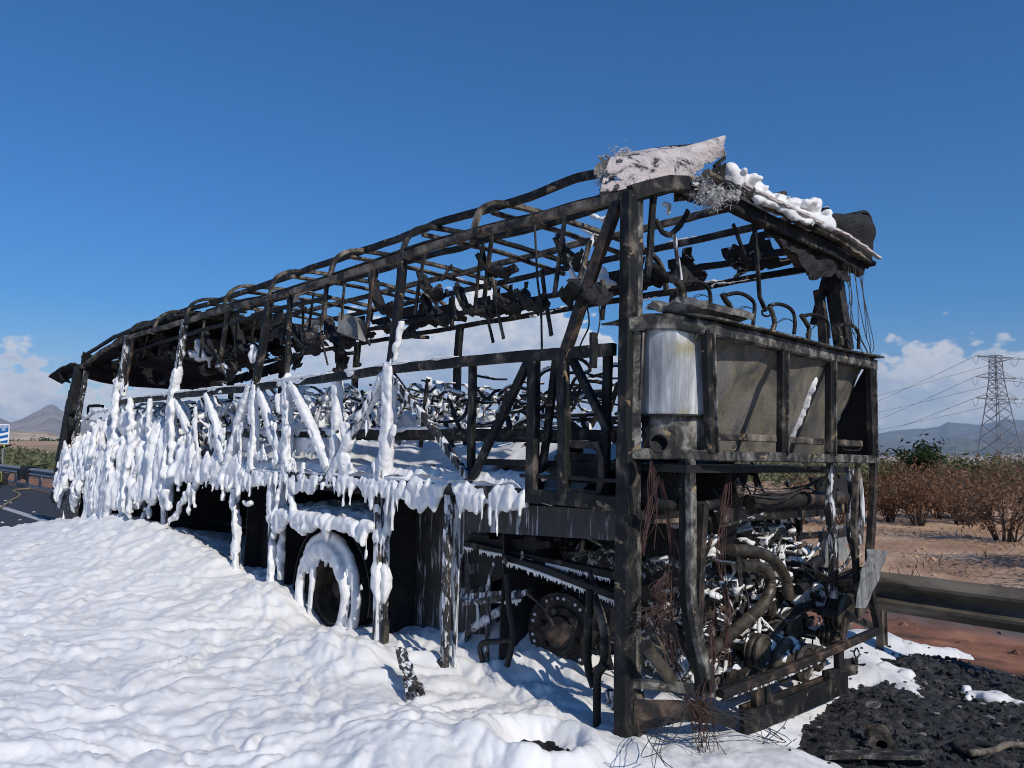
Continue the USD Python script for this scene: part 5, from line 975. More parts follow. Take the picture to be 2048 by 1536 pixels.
pulley(1692, 1228, -.44, .135, 3); pulley(1640, 1318, -.42, .085, 3); pulley(1612, 1326, -.42, .125, 2); pulley(1572, 1322, -.36, .145, 1, .06); pulley(1528, 1304, -.30, .11, 2, .04); pulley(1500, 1362, -.32, .07, 1, .1)
pulley(1590, 1255, -.2, .12, 2); pulley(1668, 1272, -.36, .09, 2); pulley(1545, 1215, -.1, .08, 2); pulley(1640, 1190, -.2, .07, 1)
P('pulley_arm', bar(X_(-.42, (1640, 1222), (1668, 1228), (1692, 1240)), .06, .04, ref=(1, 0, 0)), 'burnt_steel'); P('pulley_arm', bar(X_(-.46, (1690, 1236), (1684, 1290)), .05, .03, ref=(1, 0, 0)), 'rusty_steel')
P('pulley_axle', cyl(at(1692, 1228, 0, -.46), at(1740, 1252, 0, -.40), .03, 10), 'soot_steel')
# engine block and its clutter
bm = trimesh.creation.box(bounds=[(.05, -2.15, .22), (1.25, -.85, .98)])
for _ in range(5): bm = bm.subdivide()
v = np.array(bm.vertices); n_ = bm.vertex_normals; v = v + n_*(.22*(np.abs(fbm(v*3.1, 3, 8)-.5)*2)-.05)[:, None] + n_*(.05*(np.floor(noise(v*7, 3)*4)/4-.4))[:, None]
P('engine_block', (v, np.array(bm.faces)), 'foam_fleck')
engine_pts = []
def rp():                                                         # a random spot of the machinery, lying on the engine's ragged face
    y = rs.uniform(-2.30, -.72); z = rs.uniform(.22, 1.25); x = -.12+.25*rs.random()+.30*max(0, (z-.85))
    return np.array([x, y, z])
mm = ['foam_fleck', 'burnt_steel', 'soot_steel', 'foam_fleck', 'ashen_steel', 'rusty_steel']
for k in range(110):
    c = rp(); a = rs.normal(size=3); a[0] -= .8; a /= np.linalg.norm(a); r_ = rs.uniform(.016, .06); L = rs.uniform(.03, .14)
    P('housing', disc_stack(c, a, [(-.01, 0), (-.01, r_*.4), (0, r_*.45), (0, r_*.8), (.012, r_), (L*.5, r_*rs.uniform(.85, 1)), (L, r_*.9), (L, 0)], 18), mm[k % 6], smooth=35); engine_pts.append((c, r_))
for k in range(100):
    c = rp(); s = rs.uniform(.012, .06, 3); V, F_ = box(-s, s); m_ = trimesh.Trimesh(V, F_).subdivide(); v = np.array(m_.vertices)*(1+.3*rs.normal(size=(len(m_.vertices), 1))*.4)
    q = trimesh.transformations.random_rotation_matrix(rs.random(3))[:3, :3] if k % 2 else np.eye(3); P('casting', ((v @ q.T)+c, np.array(m_.faces)), mm[(k*5+1) % 6]); engine_pts.append((c+[0, 0, .03], s.max()))
for k in range(150):
    c = rp(); d = rs.normal(size=3)*[.08, .16, .14]; p_ = catmull([c, c+d*.4+[-.04, 0, .03], c+d*.8+rs.normal(size=3)*.03, c+d*1.3], 4)
    P('hose', tube(p_, np.full(len(p_), rs.uniform(.004, .015)), 8), mm[(k*7+2) % 6], smooth=50); engine_pts.append((p_[6], .02))
for k in range(80):
    c = rp(); d = rs.normal(size=3)*[.05, .17, .17]; P('bracket', bar([c, c+d*.5+rs.normal(size=3)*.02, c+d], rs.uniform(.012, .04), rs.uniform(.006, .016), ref=(1, .1, 0), wob=.006, rough=.002, step=.06), mm[(k*3) % 6]); engine_pts.append((c+d*.5, .02))
# upper part of the bay: ducts, tank and rods in the dark
P('air_drum', disc_stack(at(1316, 975, 0, .0), (-1, .3, 0), [(-.16, 0), (-.16, .15), (.0, .16), (.05, .13), (.05, .05), (.02, 0)], 24), 'burnt_steel', smooth=35)
P('radiator', sheet(quad_grid(at(1642, 1055, 0, .15), at(1692, 1050, 0, .15), at(1692, 1130, 0, .15), at(1640, 1135, 0, .15), 10, 10), .04, .03, 5, .04, 3), 'grey_panel')
P('cross_panel', bar(X_(.1, (1600, 1072), (1650, 1068), (1700, 1060)), .05, .04, ref=(1, 0, 0), rough=.004), 'burnt_steel'); P('cross_panel', bar(X_(.05, (1596, 1010), (1600, 1100), (1602, 1150)), .05, .04, ref=(1, 0, 0), rough=.004), 'soot_steel')
P('bay_duct', sheet(quad_grid(at(1620, 955, 0, 0), at(1700, 948, 0, 0), at(1696, 1000, 0, 0), at(1650, 1000, 0, 0), 8, 8), .02, .04, 4, .03, 3), 'char')
for k in range(34):
    a = np.array([rs.uniform(-.2, .5), rs.uniform(-2.4, -.15), rs.uniform(1.15, 1.6)]); d = rs.normal(size=3)*[.1, .3, .16]
    P('bay_rod', bar([a, a+d*.5+rs.normal(size=3)*.02, a+d], rs.uniform(.012, .035), .015, ref=(1, .2, 0), wob=.01, rough=.002, step=.08), mm[(k*5) % 6])
# copper wiring burnt bare
def wirebundle(name, q, x, n, spread, m='copper_wire', r_=.002, end=3.0):
    out = []
    for _ in range(n):
        p_ = X_(x, *q); m_ = len(p_); w = np.linspace(.3, end, m_)[:, None]; out.append(tube(catmull(p_+rs.normal(size=(m_, 3))*spread*w, 4), np.full(m_*4-3, r_*rs.uniform(.7, 1.3)), 3))
    P(name, out, m)
wirebundle('wire_bundle', ((1302, 922), (1308, 970), (1300, 1020), (1290, 1090)), -.22, 14, .012)
wirebundle('wire_bundle', ((1372, 1395), (1392, 1420), (1404, 1450), (1410, 1490)), -.40, 34, .022, end=2.6)
wirebundle('wire_bundle', ((1330, 1150), (1310, 1185), (1330, 1210), (1290, 1240)), -.20, 20, .025, end=1.6)
wirebundle('wire_bundle', ((1460, 930), (1448, 1010), (1440, 1110), (1452, 1220), (1440, 1350)), -.24, 10, .022, end=1.4)
wirebundle('wire_bundle', ((1320, 960), (1345, 1090), (1336, 1220), (1345, 1340), (1390, 1400)), -.18, 14, .03, end=1.5)
wirebundle('wire_bundle', ((1420, 1250), (1428, 1320), (1408, 1390), (1416, 1440)), -.38, 16, .02, end=2.2)
wirebundle('cable', ((1700, 925), (1640, 965), (1560, 985), (1480, 975)), -.25, 5, .02, 'thin_wire', .004, 1.2)
wirebundle('cable', ((1740, 1130), (1700, 1150), (1650, 1160), (1600, 1120)), -.3, 5, .03, 'thin_wire', .005, 1.2)
wirebundle('cable', ((1380, 1400), (1340, 1450), (1300, 1490), (1330, 1530)), -.48, 5, .035, 'thin_wire', .0028, 1.6)
wirebundle('cable', ((1420, 1420), (1500, 1440), (1560, 1470), (1520, 1510)), -.56, 7, .04, 'thin_wire', .0026, 1.5)
# machinery seen from the side
P('chassis_beam', bar(S((932, 1088), (1080, 1118), (1240, 1152), y=-.32), .055, .05, wob=.006, rough=.004), 'burnt_steel')
P('chassis_beam', bar(S((1010, 1112), (1120, 1150), (1244, 1196), y=-.28), .05, .06, wob=.008, rough=.004), 'soot_steel')
P('chassis_beam', bar(S((924, 1108), (924, 1206), (1000, 1196), (1060, 1184), y=-.3), .04, .04, wob=.006, rough=.004), 'fleck_steel')
P('frame_plate', sheet(quad_grid(sd(924, 1188, -.3), sd(1045, 1178, -.3), sd(1045, 1200, -.3), sd(924, 1214, -.3), 12, 5), .012, .02, 4, .04, 5), 'fleck_steel')
P('frame_plate', sheet(quad_grid(sd(935, 1068, -.34), sd(1100, 1074, -.34), sd(1100, 1120, -.36), sd(940, 1180, -.36), 12, 8), .012, .03, 4, .06, 6), 'char')
for q, y, r_, m in ((((990, 1125), (978, 1170), (976, 1240), (974, 1300), (974, 1355)), -.22, .019, 'fleck_steel'), (((1014, 1148), (1018, 1210), (1026, 1260), (1022, 1300), (1014, 1332)), -.20, .022, 'soot_steel'), (((1022, 1280), (990, 1283), (966, 1286), (960, 1300), (968, 1330), (976, 1362)), -.2, .020, 'soot_steel'),
                    (((1003, 1220), (970, 1240), (940, 1262), (924, 1290), (922, 1310), (930, 1332)), -.32, .034, 'drip_steel'), (((956, 1205), (957, 1250)), -.3, .014, 'drip_steel'), (((1180, 1180), (1176, 1260), (1176, 1330), (1188, 1375)), -.12, .026, 'burnt_steel'), (((1210, 1330), (1196, 1350), (1194, 1380), (1194, 1455)), -.05, .024, 'burnt_steel'),
                    (((1186, 1190), (1204, 1240), (1212, 1290), (1206, 1330), (1190, 1345)), -.15, .03, 'ashen_steel'), (((1226, 1220), (1214, 1290), (1222, 1340)), -.2, .02, 'soot_steel'), (((1180, 1140), (1196, 1200), (1190, 1260)), -.3, .022, 'rusty_steel')):
    c = catmull(S(*q, y=y), 5); P('bent_pipe', tube(c, np.full(len(c), r_), 10), m, smooth=50)
fc = sd(1124, 1262, -.55)
fw = P('flywheel', disc_stack(fc, (-.25, 1, 0), [(-.03, 0), (-.03, .265), (.0, .275), (.02, .27), (.02, .18), (.035, .17), (.035, .12), (.06, .11), (.07, .05), (.07, 0)], 44), 'rusty_steel', smooth=30)
ax = np.array([-.25, 1, 0])/np.linalg.norm([-.25, 1, 0]); u1 = np.cross(ax, [0, 0, 1.0]); u1 /= np.linalg.norm(u1); u2 = np.cross(u1, ax)
for k in range(30):
    a = k*2*math.pi/30; c = fc+ax*.02+.232*(math.cos(a)*u1+math.sin(a)*u2); obj('bolt', cyl(c, c+ax*.010, .011, 8), 'foam' if k % 3 else 'ashen_steel', fw)
for k in range(6):
    a = k*math.pi/3+.3; c = fc+ax*.035+.145*(math.cos(a)*u1+math.sin(a)*u2); obj('lug', cyl(c, c+ax*.03, .022, 8), 'burnt_steel', fw)
for k in range(46):
    a = np.array([rs.uniform(.1, 1.5), rs.uniform(-1.0, -.25), rs.uniform(.35, 1.25)]); d = rs.normal(size=3)*[.22, .1, .14]
    if a[0] > .95 and a[2] < .85: a[2] += .45
    P('side_strut', bar([a, a+d*.5+rs.normal(size=3)*.03, a+d], rs.uniform(.012, .04), .018, ref=(.2, 1, 0), wob=.012, rough=.003, step=.07), mm[(k*5+1) % 6])
P('gearbox', disc_stack((.75, -.95, .62), (.2, -1, 0), [(-.25, 0), (-.25, .18), (-.1, .24), (.0, .33), (.05, .34), (.2, .3), (.5, .36)], 22), 'soot_steel', smooth=35)
P('side_post', bar(S((1238, 1330), (1232, 1400), (1228, 1420), y=-.1), .035, .03, wob=.01), 'fleck_steel')
P('side_post', bar(S((1222, 1380), (1224, 1405), y=-.1), .07, .05), 'fleck_steel')

# ================================================================= foam
def foam(name, label, mesh, m='foam', smooth=True, kind='stuff'):
    v, f = mesh if isinstance(mesh, tuple) else cat(*mesh)
    return obj(name, (tilted(v), f), m, label=label, cat_='foam', kind=kind, smooth=smooth)
def skin(meshes, bias, thick, scale=(9, 9, 9), size=.03, up=.35, lump=22.0, seed=0):
    """Foam lying on the given surfaces: their faces, split finely, lifted along their normals where a noise and the upward tilt allow, thinning out to nothing at the border."""
    out = []
    for v, f in meshes:
        tm = trimesh.Trimesh(v, f, process=False); tm.merge_vertices()
        try: vv, ff = trimesh.remesh.subdivide_to_size(tm.vertices, tm.faces, size, max_iter=7)
        except ValueError: vv, ff = tm.vertices, tm.faces
        tm = trimesh.Trimesh(vv, ff)
        if tm.volume < 0: tm.invert()
        n = tm.vertex_normals; p = np.array(tm.vertices)
        m = fbm(p*np.array(scale)+seed*3.1, 3, seed)+up*(n[:, 2]-.1)+bias(p)
        t = thick*smooth(.50, .72, m)*(.45+1.3*fbm(p*lump, 3, seed+4))-.003*(1-smooth(.5, .58, m))
        q = p+n*t[:, None]; on = t > .0005; fk = on[tm.faces].any(1)
        if fk.sum() > 3:
            ft = np.array(tm.faces)[fk]; u = np.unique(ft); r_ = np.full(len(p), -1); r_[u] = np.arange(len(u)); out.append((q[u], r_[ft]))
    return cat(*out)
rf = np.random.default_rng(23)
def drape(bl, top, bot, yb, amp, freq, thick, seed, hole=.72, rag=(.13, .06, .03), hf=(4, 3.5)):
    """A hanging sheet of foam in upright folds, ragged along its lower edge, added to the blob's field."""
    gx, gz = bl.o[0]+bl.h*np.arange(bl.n[0]), bl.o[2]+bl.h*np.arange(bl.n[2]); CX, CZ = np.meshgrid(gx, gz, indexing='ij')
    n1 = lambda f, q, o=0: noise(np.stack([CX*f, CX*0+o, CX*0+q], -1), seed+q)
    be = bot(CX)-rag[0]*(n1(5.5, 1)-.35)-rag[1]*(n1(17, 2)-.5)-rag[2]*(n1(47, 3)-.5); te = top(CX)+.03*(n1(9, 4)-.5)
    cov = np.minimum(smooth(0, .05, CZ-be), smooth(-.02, .05, te-CZ))
    wx = fbm(np.stack([CX*2.5, CZ*2, CX*0], -1), 2, seed+5)
    f1 = np.abs(2*noise(np.stack([(CX+.05*wx)*freq, CZ*1.6+wx, CX*0+1], -1), seed+6)-1); f2 = np.abs(2*noise(np.stack([(CX+.03*wx)*freq*2.3, CZ*3.5+wx, CX*0+2], -1), seed+7)-1); f3 = noise(np.stack([CX*freq*5, CZ*9, CX*0], -1), seed+8)
    y0 = yb(CX, CZ)+amp*(f1+.55*f2+.35*f3); h = smooth(hole, hole+.07, fbm(np.stack([CX*hf[0], CZ*hf[1], CX*0], -1), 4, seed+9))
    tk = thick*cov-thick*1.6*h-.016*(1-cov)
    bl.D = np.minimum(bl.D, (.75*(np.abs(bl.o[1]+bl.h*np.arange(bl.n[1])[None, :, None]-y0[:, None, :])-tk[:, None, :])).astype(np.float32))
# curtain over the front half
bl = Blob((5.0, -.36, .18), (12.55, .30, 2.62), .021)
def top_z(x): return np.interp(x, [5.0, 5.9, 6.6, 7.4, 8.0, 8.6, 9.3, 10.0, 10.8, 11.4, 12.0, 12.5], [1.62, 1.72, 1.86, 2.02, 2.05, 2.18, 2.42, 2.30, 2.02, 1.92, 1.80, 1.5])
def bot_z(x): return np.interp(x, [5.0, 6.0, 6.9, 7.4, 7.8, 8.3, 8.8, 9.1, 9.5, 9.9, 10.4, 10.9, 11.4, 12.0, 12.5], [1.30, 1.28, 1.22, 1.02, .84, .78, .80, .60, .25, .22, .55, .72, .62, .60, .9])
gx_ = bl.o[0]+bl.h*np.arange(bl.n[0]); gz_ = bl.o[2]+bl.h*np.arange(bl.n[2]); CX, CZ = np.meshgrid(gx_, gz_, indexing='ij')
def n2d(fx, fz, sd_, o=3): return fbm(np.stack([CX*fx+CZ*.25*fx*.3, CZ*fz, CX*0+sd_], -1), o, sd_)
b_edge = bot_z(CX)+.30*(noise(np.stack([CX*7.0, CX*0, CX*0+4], -1), 4)-.45)+.10*(noise(np.stack([CX*19, CX*0, CX*0+5], -1), 5)-.5)
t_edge = top_z(CX)+.26*(noise(np.stack([CX*4.0, CX*0, CX*0+6], -1), 6)-.55)+.12*(noise(np.stack([CX*17, CX*0, CX*0+7], -1), 7)-.5)
cover = np.minimum(smooth(0, .10, CZ-b_edge), smooth(0, .16, t_edge-CZ))
hole_ = smooth(.61, .68, n2d(6.5, 2.4, 8, 4))*.95+smooth(.55, .63, n2d(8, 2.6, 9, 4))*smooth(1.45, 1.9, CZ)
wx = n2d(2.0, 1.2, 10)*1.6
fold = np.abs(2*noise(np.stack([(CX+.16*wx)*3.3, CZ*.95+1.3*wx, CX*0+1.3], -1), 11)-1); fold2 = np.abs(2*noise(np.stack([(CX+.09*wx)*7.5, CZ*2.0+1.4*wx, CX*0+2.1], -1), 12)-1); fold3 = noise(np.stack([CX*24, CZ*5.5, CX*0], -1), 13)
far_ = smooth(5.2, 7.6, CX)
y0 = -.035+(.06+.13*far_)*fold+(.035+.03*far_)*fold2+.018*fold3-.10*smooth(1.55, 2.2, CZ)+.05*far_*smooth(1.7, .8, CZ)
tk = .046*cover-.066*hole_-.02*(1-cover)
bl.D = np.minimum(bl.D, (.75*(np.abs(bl.o[1]+bl.h*np.arange(bl.n[1])[None, :, None]-y0[:, None, :])-tk[:, None, :])).astype(np.float32))
for _ in range(60):
    x = rf.uniform(5.05, 12.1); tz, bz = top_z(x), bot_z(x); z1 = rf.uniform(bz+.1, tz-.05); L = rf.uniform(.12, .5)*(.6 if x < 6.8 else 1.0); r0 = rf.uniform(.012, .030)*(.75 if x < 7 else 1.25); y = .05+.10*rf.random()*(1 if x > 7 else .4)-.06*max(0, z1-1.4)
    bl.cap((x+.10*L, y-.05, z1), (x-.02, y, z1-L), r0*.6, r0*rf.uniform(1.1, 1.9), .05)
for x in np.arange(5.0, 9.2, .045): bl.cap((x, .01, 1.42), (x+.01*rf.normal(), .03, 1.33-.15*rf.random()*(1 if x < 7.5 else .3)), .022, .009, .02)
for k, (px, a, b, r0) in enumerate(((345, 800, 930, .06), (232, 790, 900, .085), (250, 880, 1045, .11), (262, 800, 940, .07), (210, 950, 1035, .10), (275, 930, 1010, .08), (300, 960, 1035, .055), (330, 930, 1015, .07), (300, 800, 900, .05), (180, 900, 1000, .08), (390, 960, 1010, .04), (380, 975, 1030, .035))):
    pts = S((px, a), (px-2, (a+b)/2), (px-3, b), y=.05); bl.line(pts, r0, .04, 1.0, .35, .07, seed=k)
bl.line(S((345, 1040), (362, 1010), (380, 985), (396, 962), y=.04), .06, .03, 1, .4, .07, seed=3)
bl.line(S((165, 840), (190, 822), (215, 818), y=-.02), .05, .03, 1, .5, .06, seed=5)
foam('foam_curtain', 'thick white foam hanging in drips over the front half of the coach side', bl.mesh(.026, 17, 4, 5, .55), 'foam_drip')

# deck foam and its fringe along the floor edge
xs, ys = np.linspace(.58, 6.4, 260), np.linspace(.03, -1.5, 70)
XX, YY = np.meshgrid(xs, ys, indexing='ij'); Pn = np.stack([XX, YY, XX*0], -1)
ZZ = 1.50+.32*smooth(.0, -.70, YY)+.05*(fbm(Pn*3.2, 4, 5)-.5)*2+.09*(fbm(Pn*1.1, 2, 8)-.5)*2*smooth(0, -.4, YY); ZZ -= .10*(1-smooth(.58, 1.0, XX))
G = np.stack([XX, YY, ZZ], -1); nx_, ny_ = G.shape[:2]; i, j = np.meshgrid(np.arange(nx_-1), np.arange(ny_-1), indexing='ij'); hole = (fbm(Pn[:-1, :-1]*2.3, 3, 14) > .70) & (XX[:-1, :-1] < 2.2)
dq = np.stack([i*ny_+j, i*ny_+j+1, (i+1)*ny_+j+1, (i+1)*ny_+j], -1)[~hole]
bl = Blob((.7, -.25, 1.08), (6.3, .16, 1.66), .014)
def fr_bot(x): return 1.335-.08*smooth(.0, .4, noise(np.stack([x*2.1, x*0, x*0+3], -1), 71)-.35)+.16*np.exp(-((x-1.58)/.14)**2)+.05*np.exp(-((x-3.6)/.3)**2)+.25*(x < .82)
drape(bl, lambda x: 1.60+0*x, fr_bot, lambda x, z: -.01+.0*x-.85*np.maximum(0, z-1.46), .034, 9.0, .026, 300, .76, (.12, .07, .035))
for x in np.sort(rf.uniform(.9, 6.2, 46)): bl.cap((x, .045, 1.40), (x+.01*rf.normal(), .05, 1.34-.14*rf.random()**2), .013+.008*rf.random(), .006, .03)
for x, L in ((1.07, .28), (1.14, .20), (2.28, .34), (2.36, .22), (3.02, .2), (.62, .05), (.85, .12)): bl.cap((x, .04, 1.42), (x, .05, 1.42-L), .022, .012, .02)
foam('foam_deck', 'foam lying on the luggage deck and fringing its edge with icicle drips', [(G.reshape(-1, 3), dq), bl.mesh(.013, 24, 6, 3, .4)], 'foam_drip')

# foam clinging to pillars and braces of the middle
bl = Blob((2.2, -.22, .30), (6.6, .20, 2.75), .017)
lines = [(((800, 640), (795, 690), (784, 735)), .055, .85), (((782, 740), (778, 800), (772, 880)), .062, .95), (((770, 880), (768, 960)), .03, .4), (((770, 746), (715, 850), (662, 960)), .045, .95), (((785, 750), (740, 850), (690, 940)), .03, .6), (((787, 752), (830, 812), (880, 880)), .022, .6),
         (((676, 830), (674, 880), (668, 940)), .05, .95), (((672, 760), (690, 770)), .03, .8), (((585, 768), (622, 850), (658, 936)), .036, .95), (((574, 800), (575, 860), (572, 960)), .05, .97), (((511, 765), (508, 850), (505, 940)), .055, .97), (((520, 775), (540, 850), (560, 930)), .04, .95), (((500, 775), (475, 850), (455, 930)), .045, .95),
         (((480, 780), (462, 860), (450, 930)), .04, .9), (((415, 790), (432, 850), (450, 925)), .045, .9), (((785, 742), (700, 753), (560, 768), (430, 784)), .022, .55), (((785, 742), (740, 747)), .04, .7), (((575, 960), (580, 1000), (600, 1050)), .05, .9), (((562, 960), (552, 1020), (548, 1080)), .05, .85), (((543, 1060), (542, 1180)), .03, .6),
         (((480, 990), (492, 1010), (500, 1005)), .06, .7), (((470, 1000), (472, 1130)), .022, .5), (((757, 970), (754, 1120), (752, 1270)), .026, .75), (((735, 1060), (732, 1100), (722, 1180), (705, 1255)), .018, .95), (((668, 935), (664, 975)), .03, .9)]
for k, (q, r0, cv) in enumerate(lines):
    if k in (0, 9, 17, 18, 20, 23): bl.line(S(*q, y=.03), r0*.8, .03, cv*.8, .6, .03, seed=k+1)
drape(bl, lambda x: 2.28-.30*smooth(.35, .6, noise(np.stack([x*2.2, x*0, x*0+8], -1), 91))-.35*(x < 2.75), lambda x: 1.50+0*x, lambda x, z: -.015+.0*x, .050, 8.0, .016, 360, .385, (.2, .1, .05), (9, 2.6))
for x in np.arange(2.75, 5.6, .035):                                     # thin veil hanging from the inner rail
    if noise(np.array([[x*3, 1, 2.]]), 5)[0] > .38: bl.cap((x, -.10, 1.80), (x, -.10, 1.70-.09*rf.random()), .020, .012, .015)
drape(bl, lambda x: 1.13+0*x, lambda x: 1.0-.10*noise(np.stack([x*2.5, x*0, x*0], -1), 33)-9*(x < 2.64)*0+.5*((x < 2.62) | (x > 4.30)), lambda x, z: -.01+.35*np.maximum(0, 1.10-z)*.3-.25*np.maximum(0, z-1.07), .060, 9.0, .034, 330, .74, (.12, .07, .03))
for _ in range(60): x = rf.uniform(2.66, 4.25); bl.cap((x, -.10*rf.random(), 1.10), (x+.05*rf.normal(), .04, 1.10-.06*rf.random()), .03, .035, .03)
post_bias = lambda p: -.9*(p[:, 0] < 2.2)+.33-.50*smooth(2.36, 2.62, p[:, 2])*(p[:, 0] < 7)-.30*smooth(2.5, 3.0, p[:, 2])*(p[:, 0] >= 7)+.06*(p[:, 0] > 3)
sk = skin([m_ for n_ in ('side_brace', 'window_pillar', 'side_post') for m_ in REC[n_] if m_[0][:, 0].mean() > 2.1 and m_[0][:, 1].mean() > -.5], lambda p: post_bias(p)-.16-.20*smooth(1.42, 1.30, p[:, 2])-.16*smooth(2.2, 2.8, p[:, 2]), .021, (8, 8, 4), .02, .10, 20.0, 5)
sk2 = skin(REC['belt_rail'][:1]+REC['inner_rail']+REC['floor_rail'][:1], lambda p: -.20-.5*(p[:, 0] < 1.6)+.10*(p[:, 0] > 3.4), .016, (4, 8, 8), .022, .30, 30.0, 8)
foam('clinging_foam', 'white foam clinging to the pillars, braces and wheel shelf amidships', [bl.mesh(.016, 19, 7, 4, .6), sk, sk2, skin(REC['wheel_shelf'], lambda p: .12-.5*(p[:, 2] < 1.03), .10, (4, 4, 4), .03, .2, 9.0, 44)], 'foam_drip')

# foam on the rear wheel
bl = Blob((2.75, -.35, .02), (4.15, .20, 1.06), .014)
for a in np.arange(-.95, math.pi+.95, .05):
    for rr_ in (.40, .49):
        if -.05 < a < .7 and rr_ > .45 and rf.random() < .6: continue
        c = np.array([3.44+rr_*math.cos(a), -.08+.05*(rr_ < .45), .44+rr_*math.sin(a)]); bl.cap(c, c+[.0, .01, -.05-.07*rf.random()], .034, .026*rf.uniform(.6, 1.2), .02)
for x, L in ((3.27, .08), (3.36, .12), (3.42, .08), (3.52, .14), (3.60, .5), (3.63, .56), (3.68, .14)):
    bl.cap((x, -.04, .44+math.sqrt(max(.02, .36**2-(x-3.44)**2))), (x+.01, -.02, .44+math.sqrt(max(.02, .36**2-(x-3.44)**2))-L), .026, .016, .02)
foam('wheel_foam', 'foam ring dripping over the burnt rear wheel', bl.mesh(.014, 18, 9, 3, .5), 'foam_drip')

# foam on the seats
bl = Blob((2.4, -2.35, 1.50), (11.9, -.12, 2.52), .028)
for k, (x, ln) in enumerate(seat_lines):
    if x > 2.4:
        cv = float(np.interp(x, [2.4, 3.3, 4.2, 6, 12], [.45, .7, .82, .9, .92])); bl.line(ln, .040 if x > 4 else .032, .022, cv, .6, .05, .0, seed=k)
for _ in range(420):
    x = rf.uniform(3.0, 11.7); c = np.array([x, rf.uniform(-2.2, -.65 if x < 5 else -.25), rf.uniform(1.6, 2.1)]); d = rf.normal(size=3)*[.12, .12, .10]; bl.cap(c, c+d, rf.uniform(.02, .07), rf.uniform(.015, .05), .03)
foam('seat_foam', 'foam splashed over the tangle of burnt seats inside', bl.mesh(.030, 15, 12, 4), 'foam_drip')
sk = skin([m_ for n_ in ('seat_frame', 'seat_strut', 'seat_remains') for m_ in REC[n_] if m_[0][:, 0].mean() < 2.7], lambda p: -.14+0*p[:, 0], .012, (7, 7, 7), .03, .22, 26.0, 15)
foam('seat_foam', 'patches of foam on the blackened seats near the rear pillar', sk, 'foam')

# foam on the rear roof arch
bl = Blob((-1.15, -2.55, 3.05), (.75, -.45, 4.05), .015)
tp = [at(a, b, 1, y) for a, b, y in ((1452, 352, -.85), (1475, 358, -.95), (1500, 372, -1.08), (1530, 388, -1.22), (1560, 398, -1.38), (1590, 410, -1.55), (1612, 420, -1.72), (1625, 436, -1.85))]
tp = catmull(tp, 5)
for k, p in enumerate(tp):
    w = .045+.02*math.sin(k*1.3)
    bl.cap(p+[.02, .0, -.025], p+[.04, -.05, -.03], w, w*.9, .04)
    for _ in range(2): c = p+rf.normal(size=3)*[.04, .03, .008]; bl.cap(c, c+rf.normal(size=3)*[.05, .05, .01], rf.uniform(.012, .03), rf.uniform(.012, .03), .02)
for a, b, y in ((1462, 345, -.86), (1470, 362, -.9), (1625, 415, -1.75), (1610, 430, -1.7)): bl.cap(at(a, b, 1, y), at(a, b+8, 1, y), .065, .06, .02)
bp = catmull([at(a, b, 1, y)+[-.1, 0, .02] for a, b, y in ((1475, 398, -.95), (1520, 415, -1.2), (1560, 432, -1.42), (1600, 446, -1.65), (1630, 455, -1.85))], 6)
for p in bp: bl.cap(p, p+[-.02, 0, -.03-.04*rf.random()], .03, .02, .02)
for q, y, r0 in ((((1200, 440), (1212, 446)), -.5, .03), (((1310, 400), (1340, 412), (1338, 430)), -.6, .02), (((1660, 480), (1700, 500)), -2.3, .012)):
    bl.line(np.array([at(a, b, 1, y) for a, b in q]), r0, .02, .9, .5, .03, seed=3)
for q, x, r0, cv in ((((1310, 518), (1325, 530), (1350, 545), (1366, 555)), .0, .085, 1), (((1335, 532), (1352, 522), (1362, 548)), -.02, .085, 1), (((1355, 470), (1360, 530)), .0, .016, .8), (((1305, 430), (1300, 480)), -.03, .022, .9)):
    bl.line(X_(x, *q), r0, .02, cv, .5, .03, seed=7)
foam('roof_foam', 'lumpy white foam heaped on the rear roof arch', bl.mesh(.034, 9, 15, 5), 'foam')
pb_ = lambda p: -.62+.80*np.exp(-((p[:, 1]+1.60+.05*(noise(p*5, 2)-.5))/(.022+.02*smooth(1.9, 2.3, p[:, 2])))**2)*smooth(2.40, 2.25, p[:, 2])
foam('panel_foam', 'single white run of foam down the scorched rear panel', skin(REC['rear_panel'], pb_, .022, (6, 6, 3), .016, 0, 30, 9), 'foam')
# foam lying on far rails and roof bars near the rear
bl = Blob((-.4, -2.62, 2.9), (4.2, -.20, 3.80), .018)
for q, y, r0, cv in ((((1262, 606), (1400, 575), (1560, 548)), -2.48, .018, .5), (((1180, 600), (1100, 622), (1060, 632)), -2.48, .03, .6), (((1264, 500), (1300, 490), (1420, 470), (1500, 455)), -2.16, .02, .55), (((1270, 470), (1340, 455)), -2.14, .035, .8), (((1180, 430), (1225, 446)), -1.2, .035, .7), (((1150, 455), (1200, 470)), -1.6, .03, .6),
                     (((1040, 600), (1060, 612), (1090, 604)), -.45, .05, .9), (((1120, 470), (1140, 520), (1150, 560)), -.4, .03, .8), (((1155, 552), (1190, 560), (1220, 575)), -.5, .095, .95), (((1205, 545), (1212, 600), (1208, 655)), -.5, .06, .9), (((1165, 580), (1190, 590), (1215, 600)), -.5, .06, .8), (((1095, 600), (1106, 660)), -.36, .018, .9), (((1440, 470), (1480, 462)), -2.2, .03, .8)):
    bl.line(np.array([at(a, b, 1, y) for a, b in q]), r0, .02, cv, .6, .04, .0, seed=int(q[0][0]))
sk = skin(REC['rack_rail']+REC['roof_stringer']+REC['cant_rail'][1:]+REC['rack_shell']+REC['roof_strap'], lambda p: -.27-.10*(p[:, 0] > 2.5)-.15*(p[:, 1] > -.5), .018, (5, 5, 5), .03, .26, 26.0, 31)
foam('rail_foam', 'strips of foam left on the roof rails and racks', [bl.mesh(.018, 18, 17, 4), sk], 'foam')
